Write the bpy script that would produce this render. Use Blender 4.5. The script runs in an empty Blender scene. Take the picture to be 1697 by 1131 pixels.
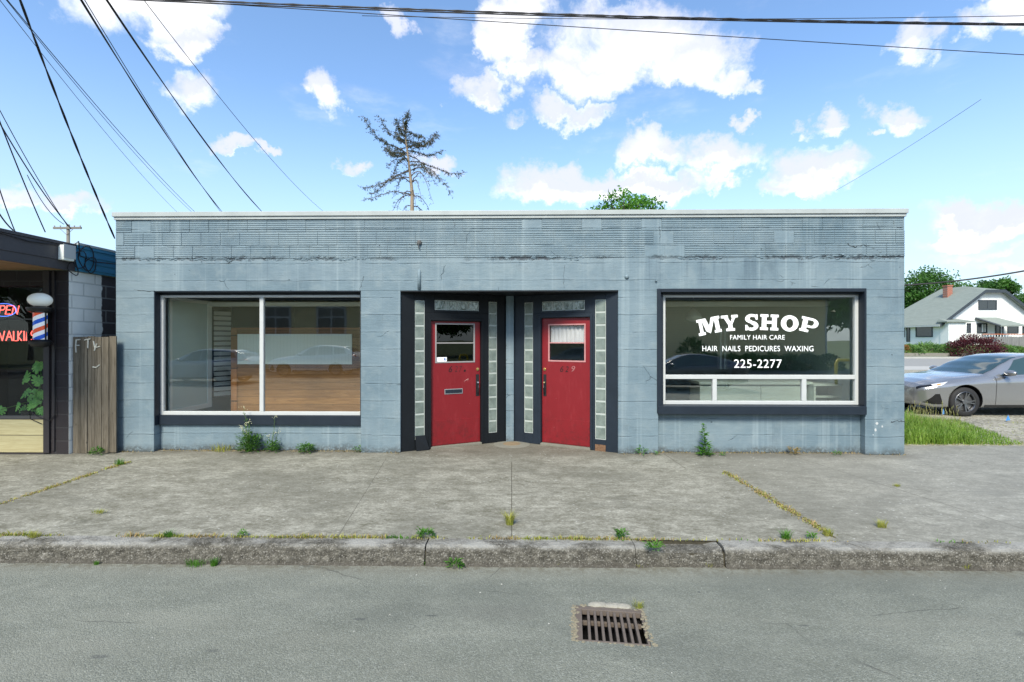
import bpy, bmesh, math, random
from mathutils import Vector, Matrix, noise as mnoise
random.seed(7)
S = bpy.context.scene
COL = S.collection
R = math.radians
# ------------------------------------------------------------------ camera
YAW = R(1.0); FP = 800.0; CX, CY = 848.5, 563.5; EYE = 1.72
cam = bpy.data.cameras.new('camera'); camo = bpy.data.objects.new('camera', cam); COL.objects.link(camo)
camo.location = (0, 0, EYE); camo.rotation_euler = (R(90), 0, YAW)
cam.sensor_width = 36; cam.lens = FP * 36 / 1697; cam.shift_y = -2.0 / 1697
cam.clip_start = 0.05; cam.clip_end = 3000
S.camera = camo
# ------------------------------------------------------------------ exposure
S.view_settings.view_transform = 'Standard'; S.view_settings.look = 'None'
S.view_settings.exposure = 0.93; S.view_settings.gamma = 1
S.cycles.use_denoising = True
S.cycles.max_bounces = 8; S.cycles.transparent_max_bounces = 16
S.cycles.sample_clamp_indirect = 6


def ray(px, py):
    u, v = (px - CX) / FP, (CY - py) / FP
    return (-math.sin(YAW) + u * math.cos(YAW), math.cos(YAW) + u * math.sin(YAW), v)
def W(px, py, Y):                    # point of the plane at world depth Y
    r = ray(px, py); s = Y / r[1]
    return Vector((r[0] * s, Y, EYE + r[2] * s))
def PX(px, Y): return W(px, CY, Y).x
def G(px, py, z=0.0):
    r = ray(px, py); s = (z - EYE) / r[2]
    return Vector((r[0] * s, r[1] * s, z))
def ZY(py, px, Y): return W(px, py, Y).z

# ------------------------------------------------------------------ node helper
class NG:
    def __init__(s, tree): s.t = tree; s.N = tree.nodes; s.L = tree.links
    def set(s, sock, v):
        if v is None: return
        if hasattr(v, 'is_output'): s.L.new(v, sock)
        elif isinstance(v, (tuple, list)) and len(v) == 3 and sock.type == 'RGBA': sock.default_value = (*v, 1)
        else: sock.default_value = v
    def n(s, typ, ins=None, **props):
        nd = s.N.new(typ)
        for k, v in props.items(): setattr(nd, k, v)
        for k, v in (ins or {}).items(): s.set(nd.inputs[k], v)
        return nd
    def m(s, op, a, b=None, c=None, clamp=False):
        nd = s.N.new('ShaderNodeMath'); nd.operation = op; nd.use_clamp = clamp
        for i, v in enumerate((a, b, c)):
            if v is not None: s.set(nd.inputs[i], v)
        return nd.outputs[0]
    def noise(s, vec, scale, detail=4, rough=.55, dist=0):
        return s.n('ShaderNodeTexNoise', {'Vector': vec, 'Scale': scale, 'Detail': detail, 'Roughness': rough, 'Distortion': dist}).outputs['Fac']
    def vor(s, vec, scale, out='Distance', feature='F1'):
        return s.n('ShaderNodeTexVoronoi', {'Vector': vec, 'Scale': scale}, feature=feature).outputs[out]
    def ramp(s, f, stops, interp='LINEAR'):
        nd = s.N.new('ShaderNodeValToRGB'); s.L.new(f, nd.inputs[0]); e = nd.color_ramp.elements
        nd.color_ramp.interpolation = interp
        while len(e) < len(stops): e.new(.5)
        for el, (p, c) in zip(e, stops):
            el.position = p; el.color = (c, c, c, 1) if isinstance(c, (int, float)) else (*c, 1)
        return nd.outputs[0]
    def mix(s, f, a, b, mode='MIX'):
        nd = s.N.new('ShaderNodeMix'); nd.data_type = 'RGBA'; nd.blend_type = mode
        s.set(nd.inputs[0], f); s.set(nd.inputs[6], a); s.set(nd.inputs[7], b)
        return nd.outputs[2]
    def scl(s, vec, v, loc=(0, 0, 0)):
        return s.n('ShaderNodeMapping', {'Vector': vec, 'Scale': v, 'Location': loc}).outputs[0]
    def ss(s, x, a, b):                # smoothstep
        return s.n('ShaderNodeMapRange', {'Value': x, 'From Min': a, 'From Max': b}, interpolation_type='SMOOTHSTEP').outputs[0]
    def bump(s, h, st=.5, d=.01, nrm=None):
        return s.n('ShaderNodeBump', {'Height': h, 'Strength': st, 'Distance': d, 'Normal': nrm}).outputs[0]
    def pos(s): return s.n('ShaderNodeNewGeometry').outputs['Position']
    def obj(s): return s.n('ShaderNodeTexCoord').outputs['Object']
    def sep(s, v):
        o = s.n('ShaderNodeSeparateXYZ', {0: v}).outputs; return o[0], o[1], o[2]

# ------------------------------------------------------------------ sky and sun
SUN_EL, SUN_AZ = R(45), R(193)      # azimuth from +Y clockwise; high, in front of the shop behind the camera
w = bpy.data.worlds.new('World'); S.world = w; w.use_nodes = True
g = NG(w.node_tree); g.N.clear()
sky = g.n('ShaderNodeTexSky', sky_type='NISHITA'); sky.sun_disc = False
sky.sun_elevation = SUN_EL; sky.sun_rotation = SUN_AZ; sky.air_density = 1.0; sky.dust_density = .6; sky.ozone_density = 1.2
dirv = g.n('ShaderNodeTexCoord').outputs['Generated']
dx, dy, dz = g.sep(dirv)
ady = g.m('ADD', g.m('ABSOLUTE', dy), .08)
uu, vv = g.m('DIVIDE', dx, ady), g.m('DIVIDE', dz, ady)
CL = [(270,25,135,58,1.4),(335,85,52,38,1.3),(230,60,70,45,.8),(345,165,52,32,1),(553,168,38,33,1),(672,65,20,24,.9),
 (862,30,60,50,1.1),(835,85,40,50,1.1),(860,125,45,28,1),(800,165,48,24,1),(1040,90,130,55,1.2),(1130,125,85,48,1.2),
 (970,140,100,45,1.1),(1190,155,32,22,1),(955,80,55,60,.8),(930,203,78,22,1.1),(1010,5,75,14,.9),(1080,255,66,30,1.1),
 (1185,272,70,34,1.1),(920,318,100,34,1.2),(1050,315,130,28,1.2),(1180,312,34,18,1),(1335,222,35,23,1.1),(1225,217,21,13,1),
 (1455,215,45,24,1.1),(1410,241,13,8,1),(1335,295,75,32,1),(1290,315,44,15,1),(1465,105,38,28,1),(1570,15,120,38,1.6),
 (1660,22,115,50,1.6),(1550,90,36,25,1),(1625,68,85,32,1.3),(1600,375,115,32,1.5),(1680,345,55,22,1.4),(1530,412,60,12,.8),
 (75,340,60,20,1),(165,350,62,18,1),(20,335,30,12,.9),(420,260,55,13,1),(470,262,20,9,1),(597,283,33,17,1),(735,285,30,18,1),
 (1660,440,140,20,.5),(-200,200,200,70,1),(-500,330,300,60,1),(2000,250,200,60,1),(2300,120,260,80,1),(1250,-150,250,60,1),(500,-200,300,70,1)]
nz = g.noise(dirv, 14, 9, .66, .4); nz2 = g.noise(dirv, 3.2, 3, .5)
wx = g.m('MULTIPLY', g.m('SUBTRACT', g.noise(dirv, 11, 8, .63), .5), .23)
wy = g.m('MULTIPLY', g.m('SUBTRACT', g.noise(g.scl(dirv, (1, 1, 1), (4, 2, 7)), 11, 8, .63), .5), .17)
uw, vw = g.m('ADD', uu, wx), g.m('ADD', vv, wy)
acc = None; bot = None
for (cx, cy, rx, ry, a) in CL:
    r = ray(cx, cy); u0, v0 = r[0] / r[1] / 1.04, r[2] / r[1] / 1.04
    a1 = g.m('MULTIPLY', g.m('SUBTRACT', uw, u0), FP / rx)
    b1 = g.m('MULTIPLY', g.m('SUBTRACT', vw, v0), FP / ry)
    d2 = g.m('ADD', g.m('MULTIPLY', a1, a1), g.m('MULTIPLY', b1, b1))
    e = g.m('MULTIPLY_ADD', d2, -a, a)
    acc = e if acc is None else g.m('SMOOTH_MAX', acc, e, .25)
    if rx > 30:
        b2 = g.m('ADD', b1, 22.0 / ry * 1.0); f2 = g.m('MULTIPLY_ADD', g.m('ADD', g.m('MULTIPLY', a1, a1), g.m('MULTIPLY', b2, b2)), -a, a)
        bot = f2 if bot is None else g.m('MAXIMUM', bot, f2)
dens = g.m('ADD', acc, g.m('MULTIPLY', g.m('SUBTRACT', nz, .5), 1.9))
cmask = g.ss(dens, -.25, 1.05)
under = g.m('MULTIPLY', g.ss(g.m('SUBTRACT', bot, acc), .35, -.6), g.ss(g.m('ADD', nz2, g.m('MULTIPLY', nz, .6)), .38, .78))
wisp = g.m('MULTIPLY', g.ss(g.noise(g.scl(dirv, (1, 1, 3)), 4, 6, .6), .55, .8), .30)
cmask = g.m('MAXIMUM', cmask, g.m('MULTIPLY', wisp, g.ss(dz, 0, .1)))
ccol = g.mix(g.m('MULTIPLY', under, .85), (7.0, 7.0, 7.1), (4.2, 4.5, 5.6))
skyc = g.mix(1.0, sky.outputs[0], (1.22, 1.40, 1.52), 'MULTIPLY')
skyc = g.mix(g.ss(dz, .46, -.02), skyc, g.mix(.75, skyc, (3.9, 4.75, 5.5)))
final = g.mix(cmask, skyc, ccol)
bg = g.n('ShaderNodeBackground', {'Color': final, 'Strength': .10})
g.L.new(bg.outputs[0], g.n('ShaderNodeOutputWorld').inputs[0])
sl = bpy.data.lights.new('sun', 'SUN'); sl.energy = 3.3; sl.angle = R(16); sl.color = (1, .93, .79)
so = bpy.data.objects.new('sun', sl); COL.objects.link(so)
sdir = Vector((math.sin(SUN_AZ) * math.cos(SUN_EL), math.cos(SUN_AZ) * math.cos(SUN_EL), math.sin(SUN_EL)))
so.rotation_euler = sdir.to_track_quat('Z', 'Y').to_euler(); so.location = (0, -5, 30)

# ------------------------------------------------------------------ materials
def newmat(name):
    m = bpy.data.materials.new(name); m.use_nodes = True; g = NG(m.node_tree); g.N.clear(); return m, g
def fin(g, color, rough=.6, nrm=None, metal=0, spec=.4, emit=None, est=0, coat=0, alpha=None):
    ins = {'Base Color': color, 'Roughness': rough, 'Metallic': metal, 'Specular IOR Level': spec, 'Coat Weight': coat}
    if nrm is not None: ins['Normal'] = nrm
    if emit is not None: ins['Emission Color'] = emit; ins['Emission Strength'] = est
    if coat: ins['Coat Roughness'] = .06
    p = g.n('ShaderNodeBsdfPrincipled', ins)
    g.L.new(p.outputs[0], g.n('ShaderNodeOutputMaterial').inputs[0])
def simple(name, col, rough=.55, var=.12, scale=6, bump=.15, metal=0, spec=.4, coat=0, bscale=60, bd=.003):
    m, g = newmat(name); p = g.obj()
    f = g.noise(p, scale, 5, .6)
    c = g.mix(f, tuple(x * (1 - var) for x in col), tuple(min(1, x * (1 + var)) for x in col))
    b = g.bump(g.noise(p, bscale, 4, .6), bump, bd) if bump else None
    fin(g, c, g.m('MULTIPLY_ADD', f, .15, rough - .07), b, metal, spec, coat=coat); return m
def emitter(name, col, st):
    m, g = newmat(name); fin(g, (.02, .02, .02), .5, emit=col, est=st); return m

def mat_facade(name='blue_painted_concrete', boards=True, k=1.0):
    m, g = newmat(name); p = g.pos(); x, y, z = g.sep(p)
    big = g.noise(g.scl(p, (1, 1, 1.6)), .9, 5, .6); mid = g.noise(p, 5, 5, .6); fine = g.noise(p, 55, 4, .6)
    base = g.ramp(big, [(.3, (.106 * k, .157 * k, .189 * k)), (.5, (.132 * k, .188 * k, .221 * k)), (.72, (.176 * k, .233 * k, .260 * k))])
    gr2 = g.m('MULTIPLY', g.ss(g.noise(g.scl(p, (1.3, 1, .8), (6, 0, 3)), 1.6, 6, .7), .54, .72), .45); base = g.mix(gr2, base, (.075 * k, .108 * k, .130 * k))
    base = g.mix(g.m('MULTIPLY', g.ss(mid, .45, .75), .5), base, (.205 * k, .255 * k, .272 * k))
    # board courses
    zc = g.m('MULTIPLY_ADD', g.m('SUBTRACT', g.noise(g.scl(p, (1, 1, 1), (3, 0, 0)), 1.7, 3), .5), .035, z)
    q = g.m('DIVIDE', zc, .262)
    cid = g.m('FLOOR', q); fr = g.m('FRACT', q)
    wn = g.n('ShaderNodeTexWhiteNoise', {'W': g.m('ADD', cid, g.m('MULTIPLY', g.m('FLOOR', g.m('DIVIDE', x, 2.1)), 13.0))}, noise_dimensions='1D').outputs[0]
    low = g.ss(z, 2.56, 2.5) if boards else 0.0
    base = g.mix(g.m('MULTIPLY', g.m('SUBTRACT', wn, .2), .30), base, (.19 * k, .245 * k, .28 * k))
    line = g.m('MULTIPLY', g.ss(g.m('ABSOLUTE', g.m('SUBTRACT', fr, .5)), .47, .5), g.ss(g.noise(p, 3.0, 3), .40, .58))
    base = g.mix(g.m('MULTIPLY', line, .24), base, (.10 * k, .16 * k, .21 * k))
    lt = g.m('MULTIPLY', g.ss(g.m('ABSOLUTE', g.m('SUBTRACT', fr, .56)), .40, .47), .12)
    # streaks running down from the joint at z 2.96
    sx = g.noise(g.scl(p, (7, 1, .22)), 1, 5, .65)
    reg = g.ss(g.noise(g.scl(p, (.55, 1, .0), (1.7, 0, 0)), 1, 2), .40, .62)
    fall = g.m('MULTIPLY', g.ss(z, 2.3, 2.9), g.ss(z, 3.05, 2.9))
    st = g.m('MULTIPLY', g.m('MULTIPLY', g.ss(sx, .50, .66), fall), reg)
    base = g.mix(g.m('MULTIPLY', st, .75), base, (.085 * k, .125 * k, .155 * k))
    sx2 = g.noise(g.scl(p, (9, 1, .16), (5, 0, 0)), 1, 4, .6)
    base = g.mix(g.m('MULTIPLY', g.ss(sx2, .52, .72), .42), base, (.27 * k, .335 * k, .36 * k))
    # broken edge of the joint
    jz = g.m('ABSOLUTE', g.m('SUBTRACT', g.m('MULTIPLY_ADD', g.m('SUBTRACT', g.noise(p, 6, 5, .7), .5), .14, z), 2.957))
    rg2 = g.m('MAXIMUM', g.ss(g.noise(g.scl(p, (.8, 1, 0), (9.3, 0, 0)), 1, 3, .6), .42, .60), g.m('MULTIPLY', g.m('MAXIMUM', g.ss(x, -1.6, -2.6), g.ss(x, 3.2, 3.8)), g.ss(g.noise(g.scl(p, (2.6, 1, 0), (1.3, 0, 0)), 1, 3, .6), .44, .58)))
    jm = g.m('MULTIPLY', g.m('MULTIPLY', g.ss(jz, .045, .006), g.ss(g.noise(p, 17, 4, .7), .36, .55)), rg2)
    base = g.mix(g.m('MULTIPLY', jm, .95), base, (.035, .045, .055))
    # peeled pits and hairline cracks
    pit = g.m('MULTIPLY', g.ss(g.vor(g.scl(p, (1, 1, 1.3)), 3.4), .055, .03), g.ss(g.noise(p, 1.1, 2), .5, .6))
    base = g.mix(g.m('MULTIPLY', pit, .75), base, (.06, .085, .10))
    ck = g.n('ShaderNodeTexVoronoi', {'Vector': g.mix(.12, g.scl(p, (1, 1, 1.2)), g.n('ShaderNodeTexNoise', {'Vector': p, 'Scale': 5.0, 'Detail': 5.0}).outputs['Color']), 'Scale': 1.1}, feature='DISTANCE_TO_EDGE').outputs['Distance']
    ckm = g.m('MULTIPLY', g.ss(ck, .004, .001), g.ss(g.noise(p, 2.2, 2), .60, .66))
    base = g.mix(g.m('MULTIPLY', ckm, .7), base, (.07, .10, .12))
    # splash dirt at the foot
    d = g.m('ADD', z, g.m('MULTIPLY', g.m('SUBTRACT', g.noise(p, 4, 5, .7), .5), .22))
    dm = g.m('MULTIPLY', g.ss(d, .13, .0), g.ss(g.noise(p, 26, 4, .7), .30, .56))
    base = g.mix(g.m('MULTIPLY', dm, .85), base, (.055, .06, .058))
    dm2 = g.m('MULTIPLY', g.ss(d, .6, .05), g.ss(g.noise(g.scl(p, (2, 1, .7)), 2, 5, .6), .5, .75))
    base = g.mix(g.m('MULTIPLY', dm2, .35), base, (.12, .16, .19))
    h = g.m('ADD', g.m('MULTIPLY', fine, .25), g.m('MULTIPLY', mid, .8))
    h = g.m('ADD', h, g.m('MULTIPLY', g.noise(g.scl(p, (2.2, 1, 16)), 2, 4, .6), .35))
    h = g.m('SUBTRACT', h, g.m('MULTIPLY', line, .9)); h = g.m('SUBTRACT', h, g.m('MULTIPLY', g.m('ADD', jm, g.m('ADD', pit, ckm)), 1.4))
    h = g.m('ADD', h, g.m('MULTIPLY', wn, .5)); h = g.m('ADD', h, lt)
    fin(g, base, .55, g.bump(h, .75, .012), spec=.3); return m

def mat_concrete(name, kind):
    m, g = newmat(name); p = g.pos(); x, y, z = g.sep(p)
    big = g.noise(p, .45, 4, .6, .4); mid = g.noise(g.scl(p, (1, 1.8, 1)), 2.2, 6, .68, .3); fine = g.noise(p, 70, 4, .7); mott = g.noise(g.scl(p, (1, 2.0, 1)), 9, 5, .7)
    if kind == 'walk':
        bl = g.m('ADD', g.m('ADD', g.m('MULTIPLY', mid, .30), g.m('MULTIPLY', mott, .26)), g.m('MULTIPLY', g.noise(g.scl(p, (1, 1.4, 1)), 34, 5, .8), .44))
        c = g.ramp(bl, [(.40, (.115, .112, .082)), (.50, (.225, .220, .180)), (.60, (.39, .385, .325))])
        c = g.mix(g.m('MULTIPLY', g.m('MAXIMUM', g.ss(big, .46, .62), g.ss(g.noise(g.scl(p, (1, 1.5, 1), (4, 9, 0)), 1.1, 5, .65, .6), .52, .66)), .52), c, (.125, .124, .10))
        c = g.mix(g.m('MULTIPLY', g.ss(mott, .58, .74), .25), c, (.42, .41, .36))
        c = g.mix(g.m('MULTIPLY', g.ss(mott, .42, .28), .35), c, (.12, .112, .085))
        c = g.mix(g.m('MULTIPLY', g.ss(x, 1.2, 5.5), .38), c, g.mix(fine, (.20, .205, .195), (.34, .345, .33)))
        # brown band near the wall, lichen spots
        c = g.mix(g.m('MULTIPLY', g.m('MULTIPLY', g.ss(y, 6.9, 7.4), g.ss(x, 6.0, 5.6)), .55), c, (.10, .088, .066))
        sp = g.m('MULTIPLY', g.ss(g.vor(g.scl(p, (1, 1.5, 1)), 11), .16, .07), g.ss(g.noise(p, 1.1, 3, .6), .47, .58))
        c = g.mix(g.m('MULTIPLY', sp, .75), c, (.50, .51, .48))
        sp2 = g.ss(g.vor(p, 46), .19, .10); c = g.mix(g.m('MULTIPLY', sp2, g.m('MULTIPLY', g.ss(mott, .45, .6), .55)), c, (.52, .52, .48))
        # scored joints
        jl = None
        for (a, b, wd) in JOINTS:
            L = (b - a).length; d = (b - a) / L
            tx, ty = g.m('SUBTRACT', x, a.x), g.m('SUBTRACT', y, a.y)
            dist = g.m('ABSOLUTE', g.m('ADD', g.m('SUBTRACT', g.m('MULTIPLY', tx, d.y), g.m('MULTIPLY', ty, d.x)), g.m('MULTIPLY', g.m('SUBTRACT', g.noise(p, 9, 3), .5), .012)))
            al = g.m('ADD', g.m('MULTIPLY', tx, d.x), g.m('MULTIPLY', ty, d.y))
            e = g.m('MULTIPLY', g.ss(dist, wd, wd * .35), g.m('MULTIPLY', g.ss(al, -.02, .0), g.ss(al, L + .02, L)))
            jl = e if jl is None else g.m('MAXIMUM', jl, e)
        c = g.mix(g.m('MULTIPLY', jl, .8), c, (.075, .068, .05))
        h = g.m('SUBTRACT', g.m('ADD', g.m('MULTIPLY', fine, .5), g.m('MULTIPLY', mott, .5)), jl)
        fin(g, g.mix(g.m('MULTIPLY', fine, .4), c, g.mix(.75, c, (.07, .065, .05))), .85, g.bump(h, .7, .006), spec=.2)
    elif kind == 'asphalt':
        agg = g.vor(p, 130, 'Color'); ag = g.sep(agg)[0]
        c = g.ramp(g.m('ADD', g.m('MULTIPLY', mid, .5), g.m('MULTIPLY', g.noise(g.scl(p, (.5, 1.2, 1)), .9, 3, .6), .6)), [(.38, (.126, .134, .109)), (.56, (.163, .172, .142)), (.72, (.210, .218, .180))])
        c = g.mix(g.m('MULTIPLY', g.ss(ag, .6, 1), .33), c, (.32, .34, .31))
        c = g.mix(g.m('MULTIPLY', g.ss(ag, .40, .05), .40), c, (.075, .083, .078))
        c = g.mix(g.ss(g.vor(p, 8.5), .030, .018), c, (.55, .56, .54))
        c = g.mix(g.m('MULTIPLY', g.ss(y, 3.75, 4.15), .5), c, (.22, .215, .175))
        # worn oval patch, oil spots
        for (qx, qy, rx, ry, k, cc) in [(*PATCH[:2], .34, .12, .35, (.12, .12, .105)), (-2.55, 2.88, .06, .022, .8, (.06, .065, .065)), (-1.1, 3.3, .05, .015, .8, (.06, .065, .065)), (-.62, 3.35, .05, .012, .8, (.05, .055, .055)), (1.9, 3.28, .04, .012, .8, (.05, .055, .055)), (PATCH[0] + .25, 2.45, .05, .2, .35, (.10, .105, .10)), (3.3, 3.2, .10, .03, .6, (.07, .075, .07)), (-1.9, 2.95, .05, .02, .75, (.07, .075, .07))]:
            a1 = g.m('DIVIDE', g.m('SUBTRACT', x, qx), rx); b1 = g.m('DIVIDE', g.m('SUBTRACT', y, qy), ry)
            d2 = g.m('ADD', g.m('ADD', g.m('MULTIPLY', a1, a1), g.m('MULTIPLY', b1, b1)), g.m('MULTIPLY', g.m('SUBTRACT', g.noise(p, 14, 5, .7), .5), 3.2))
            c = g.mix(g.m('MULTIPLY', g.ss(d2, 1.3, .1), k * .8), c, cc)
        lv = g.noise(g.scl(p, (.35, 1, 1), (2, 5, 0)), 1.1, 4, .6); c = g.mix(g.m('MULTIPLY', g.ss(lv, .48, .66), .40), c, (.225, .228, .19)); c = g.mix(g.m('MULTIPLY', g.ss(lv, .50, .34), .35), c, (.085, .094, .083))
        hc = g.n('ShaderNodeTexVoronoi', {'Vector': g.mix(.10, g.scl(p, (.5, 1.1, 1)), g.n('ShaderNodeTexNoise', {'Vector': p, 'Scale': 4.0, 'Detail': 6.0}).outputs['Color']), 'Scale': .8}, feature='DISTANCE_TO_EDGE').outputs['Distance']
        hcm = g.m('MULTIPLY', g.ss(hc, .0045, .001), g.ss(g.noise(g.scl(p, (1, 1, 1), (8, 1, 0)), .9, 2), .50, .58)); c = g.mix(g.m('MULTIPLY', hcm, .55), c, (.06, .062, .055))
        gut = g.m('MULTIPLY', g.ss(y, 3.88, 4.09), g.ss(g.noise(p, 18, 4, .7), .40, .60)); c = g.mix(g.m('MULTIPLY', gut, .6), c, (.10, .09, .062))
        tar = g.m('MULTIPLY', g.ss(g.vor(g.scl(p, (1, 1.6, 1)), 2.3), .035, .02), .8)
        c = g.mix(tar, c, (.06, .065, .068))
        h = g.m('ADD', g.m('MULTIPLY', g.vor(p, 130), -.9), g.m('MULTIPLY', fine, .4))
        fin(g, c, .8, g.bump(h, .8, .005), spec=.25)
    elif kind == 'kerb':
        ag = g.vor(p, 70); a2 = g.sep(g.vor(p, 110, 'Color'))[0]
        c = g.ramp(g.noise(g.scl(p, (1, 1, 1.6)), 16, 5, .75), [(.36, (.045, .043, .035)), (.52, (.092, .088, .073)), (.70, (.18, .172, .147))])
        c = g.mix(g.m('MULTIPLY', g.ss(a2, .78, 1.0), .42), c, (.34, .33, .30))
        c = g.mix(g.m('MULTIPLY', g.ss(a2, .35, .1), .5), c, (.05, .048, .042))
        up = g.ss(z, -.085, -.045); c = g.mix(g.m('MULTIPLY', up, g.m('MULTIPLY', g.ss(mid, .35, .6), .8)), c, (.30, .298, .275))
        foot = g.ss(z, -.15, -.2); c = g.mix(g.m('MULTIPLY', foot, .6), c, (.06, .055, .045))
        h = g.m('ADD', g.m('MULTIPLY', ag, -1.0), g.m('MULTIPLY', mott, .8))
        fin(g, c, .9, g.bump(h, .8, .008), spec=.15)
    elif kind == 'gravel':
        a = g.sep(g.vor(p, 24, 'Color'))[0]
        c = g.ramp(g.noise(p, 1.2, 6, .7), [(.35, (.16, .155, .12)), (.5, (.26, .245, .19)), (.68, (.36, .345, .28))])
        c = g.mix(g.m('MULTIPLY', a, .5), c, (.42, .41, .37)); c = g.mix(g.m('MULTIPLY', g.ss(a, .3, .05), .5), c, (.09, .085, .07))
        c = g.mix(g.m('MULTIPLY', g.ss(g.noise(p, 2.3, 5, .7), .56, .7), .6), c, (.12, .17, .045))
        fin(g, c, .95, g.bump(g.vor(p, 24), .9, .02), spec=.1)
    else:
        c = g.mix(mid, (.20, .20, .19), (.30, .30, .285))
        fin(g, c, .9, g.bump(fine, .5, .01), spec=.2)
    return m

def mat_leaf(name, a, b, c=None, sc=3, trans=.35):
    m, g = newmat(name); p = g.pos()
    f = g.noise(p, sc, 3, .6); f2 = g.noise(p, sc * 14, 2, .6)
    col = g.mix(g.ss(f, .35, .65), a, b)
    if c: col = g.mix(g.m('MULTIPLY', g.ss(f2, .52, .68), .7), col, c)
    pr = g.n('ShaderNodeBsdfPrincipled', {'Base Color': col, 'Roughness': .5, 'Specular IOR Level': .35})
    tr = g.n('ShaderNodeBsdfTranslucent', {'Color': g.mix(1.0, col, (1.2, 1.3, .6), 'MULTIPLY')})
    mx = g.n('ShaderNodeMixShader', {0: trans, 1: pr.outputs[0], 2: tr.outputs[0]})
    g.L.new(mx.outputs[0], g.n('ShaderNodeOutputMaterial').inputs[0]); return m

def mat_glass(name, tint=(.78, .86, .83), k=2.4, rough=.0):
    m, g = newmat(name)
    wob = g.bump(g.noise(g.pos(), 1.1, 2), .05, .02)
    ge = g.n('ShaderNodeNewGeometry').outputs
    dt = g.m('ABSOLUTE', g.n('ShaderNodeVectorMath', {0: ge['Incoming'], 1: ge['Normal']}, operation='DOT_PRODUCT').outputs['Value'])
    fr = g.m('MULTIPLY_ADD', g.m('POWER', g.m('SUBTRACT', 1.0, dt), 5.0), .9, .04)
    t = g.n('ShaderNodeBsdfTransparent', {'Color': tint}); s = g.n('ShaderNodeBsdfGlossy', {'Color': (1, 1, 1), 'Roughness': rough, 'Normal': wob})
    mx = g.n('ShaderNodeMixShader', {0: g.m('MULTIPLY', fr, k, clamp=True), 1: t.outputs[0], 2: s.outputs[0]})
    g.L.new(mx.outputs[0], g.n('ShaderNodeOutputMaterial').inputs[0]); return m

def mat_wood(name, c1, c2, plank=.14, horiz=True, axis='z', knots=True, rough=.6):
    m, g = newmat(name); p = g.pos(); x, y, z = g.sep(p)
    q = z if horiz else x
    idn = g.m('FLOOR', g.m('DIVIDE', q, plank)); fr = g.m('FRACT', g.m('DIVIDE', q, plank))
    wn = g.n('ShaderNodeTexWhiteNoise', {'W': idn}, noise_dimensions='1D').outputs[0]
    off = g.n('ShaderNodeCombineXYZ', {0: g.m('MULTIPLY', wn, 30.0), 1: 0.0, 2: g.m('MULTIPLY', wn, 17.0)}).outputs[0]
    v = g.n('ShaderNodeVectorMath', {0: p, 1: off}, operation='ADD').outputs[0]
    gr = g.noise(g.scl(v, (1.5, 1, 26) if horiz else (26, 1, 1.5)), 1.6, 5, .6, 1.2)
    c = g.mix(g.ss(gr, .3, .7), c1, c2)
    c = g.mix(g.m('MULTIPLY', wn, .4), c, tuple(v_ * .6 for v_ in c2))
    if knots:
        kn = g.ss(g.vor(g.scl(v, (1.3, 1, 2.6) if horiz else (2.6, 1, 1.3)), 3.0), .10, .04)
        c = g.mix(g.m('MULTIPLY', kn, .8), c, tuple(v_ * .25 for v_ in c1))
    gap = g.ss(g.m('ABSOLUTE', g.m('SUBTRACT', fr, .5)), .475, .495)
    c = g.mix(gap, c, (.02, .015, .01))
    fin(g, c, rough, g.bump(g.m('SUBTRACT', gr, gap), .4, .004), spec=.3); return m

def mat_blocks(name, col, bx, bz, axis='y', mortar=.012, mcol=None, rough=.7, split=None):
    m, g = newmat(name); p = g.pos(); x, y, z = g.sep(p); a = y if axis == 'y' else x
    v = g.n('ShaderNodeCombineXYZ', {0: a, 1: z, 2: 0.0}).outputs[0]
    br = g.n('ShaderNodeTexBrick', {'Vector': v, 'Color1': (1, 1, 1), 'Color2': (.85, .85, .85), 'Mortar': (0, 0, 0), 'Scale': 1.0, 'Mortar Size': mortar, 'Brick Width': bx, 'Row Height': bz, 'Mortar Smooth': .3})
    f = g.noise(p, 4, 5, .65)
    c = g.mix(f, tuple(k * .82 for k in col), tuple(min(1, k * 1.1) for k in col))
    if split:
        e = g.m('ADD', a, g.m('MULTIPLY', g.m('SUBTRACT', g.noise(p, 5, 4), .5), .12))
        top = g.ss(g.m('ADD', z, g.m('MULTIPLY', g.noise(p, 3, 3), .1)), split[1] - .02, split[1] + .02)
        c = g.mix(g.m('MULTIPLY', g.ss(e, split[0] - .01, split[0] + .01), top), c, split[2])
    c = g.mix(br.outputs['Fac'], c, g.mix(.45, c, mcol or (.05, .05, .05)))
    h = g.m('SUBTRACT', g.m('MULTIPLY', g.noise(p, 60, 4), .4), br.outputs['Fac'])
    fin(g, c, rough, g.bump(h, .6, .008), spec=.3); return m

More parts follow.
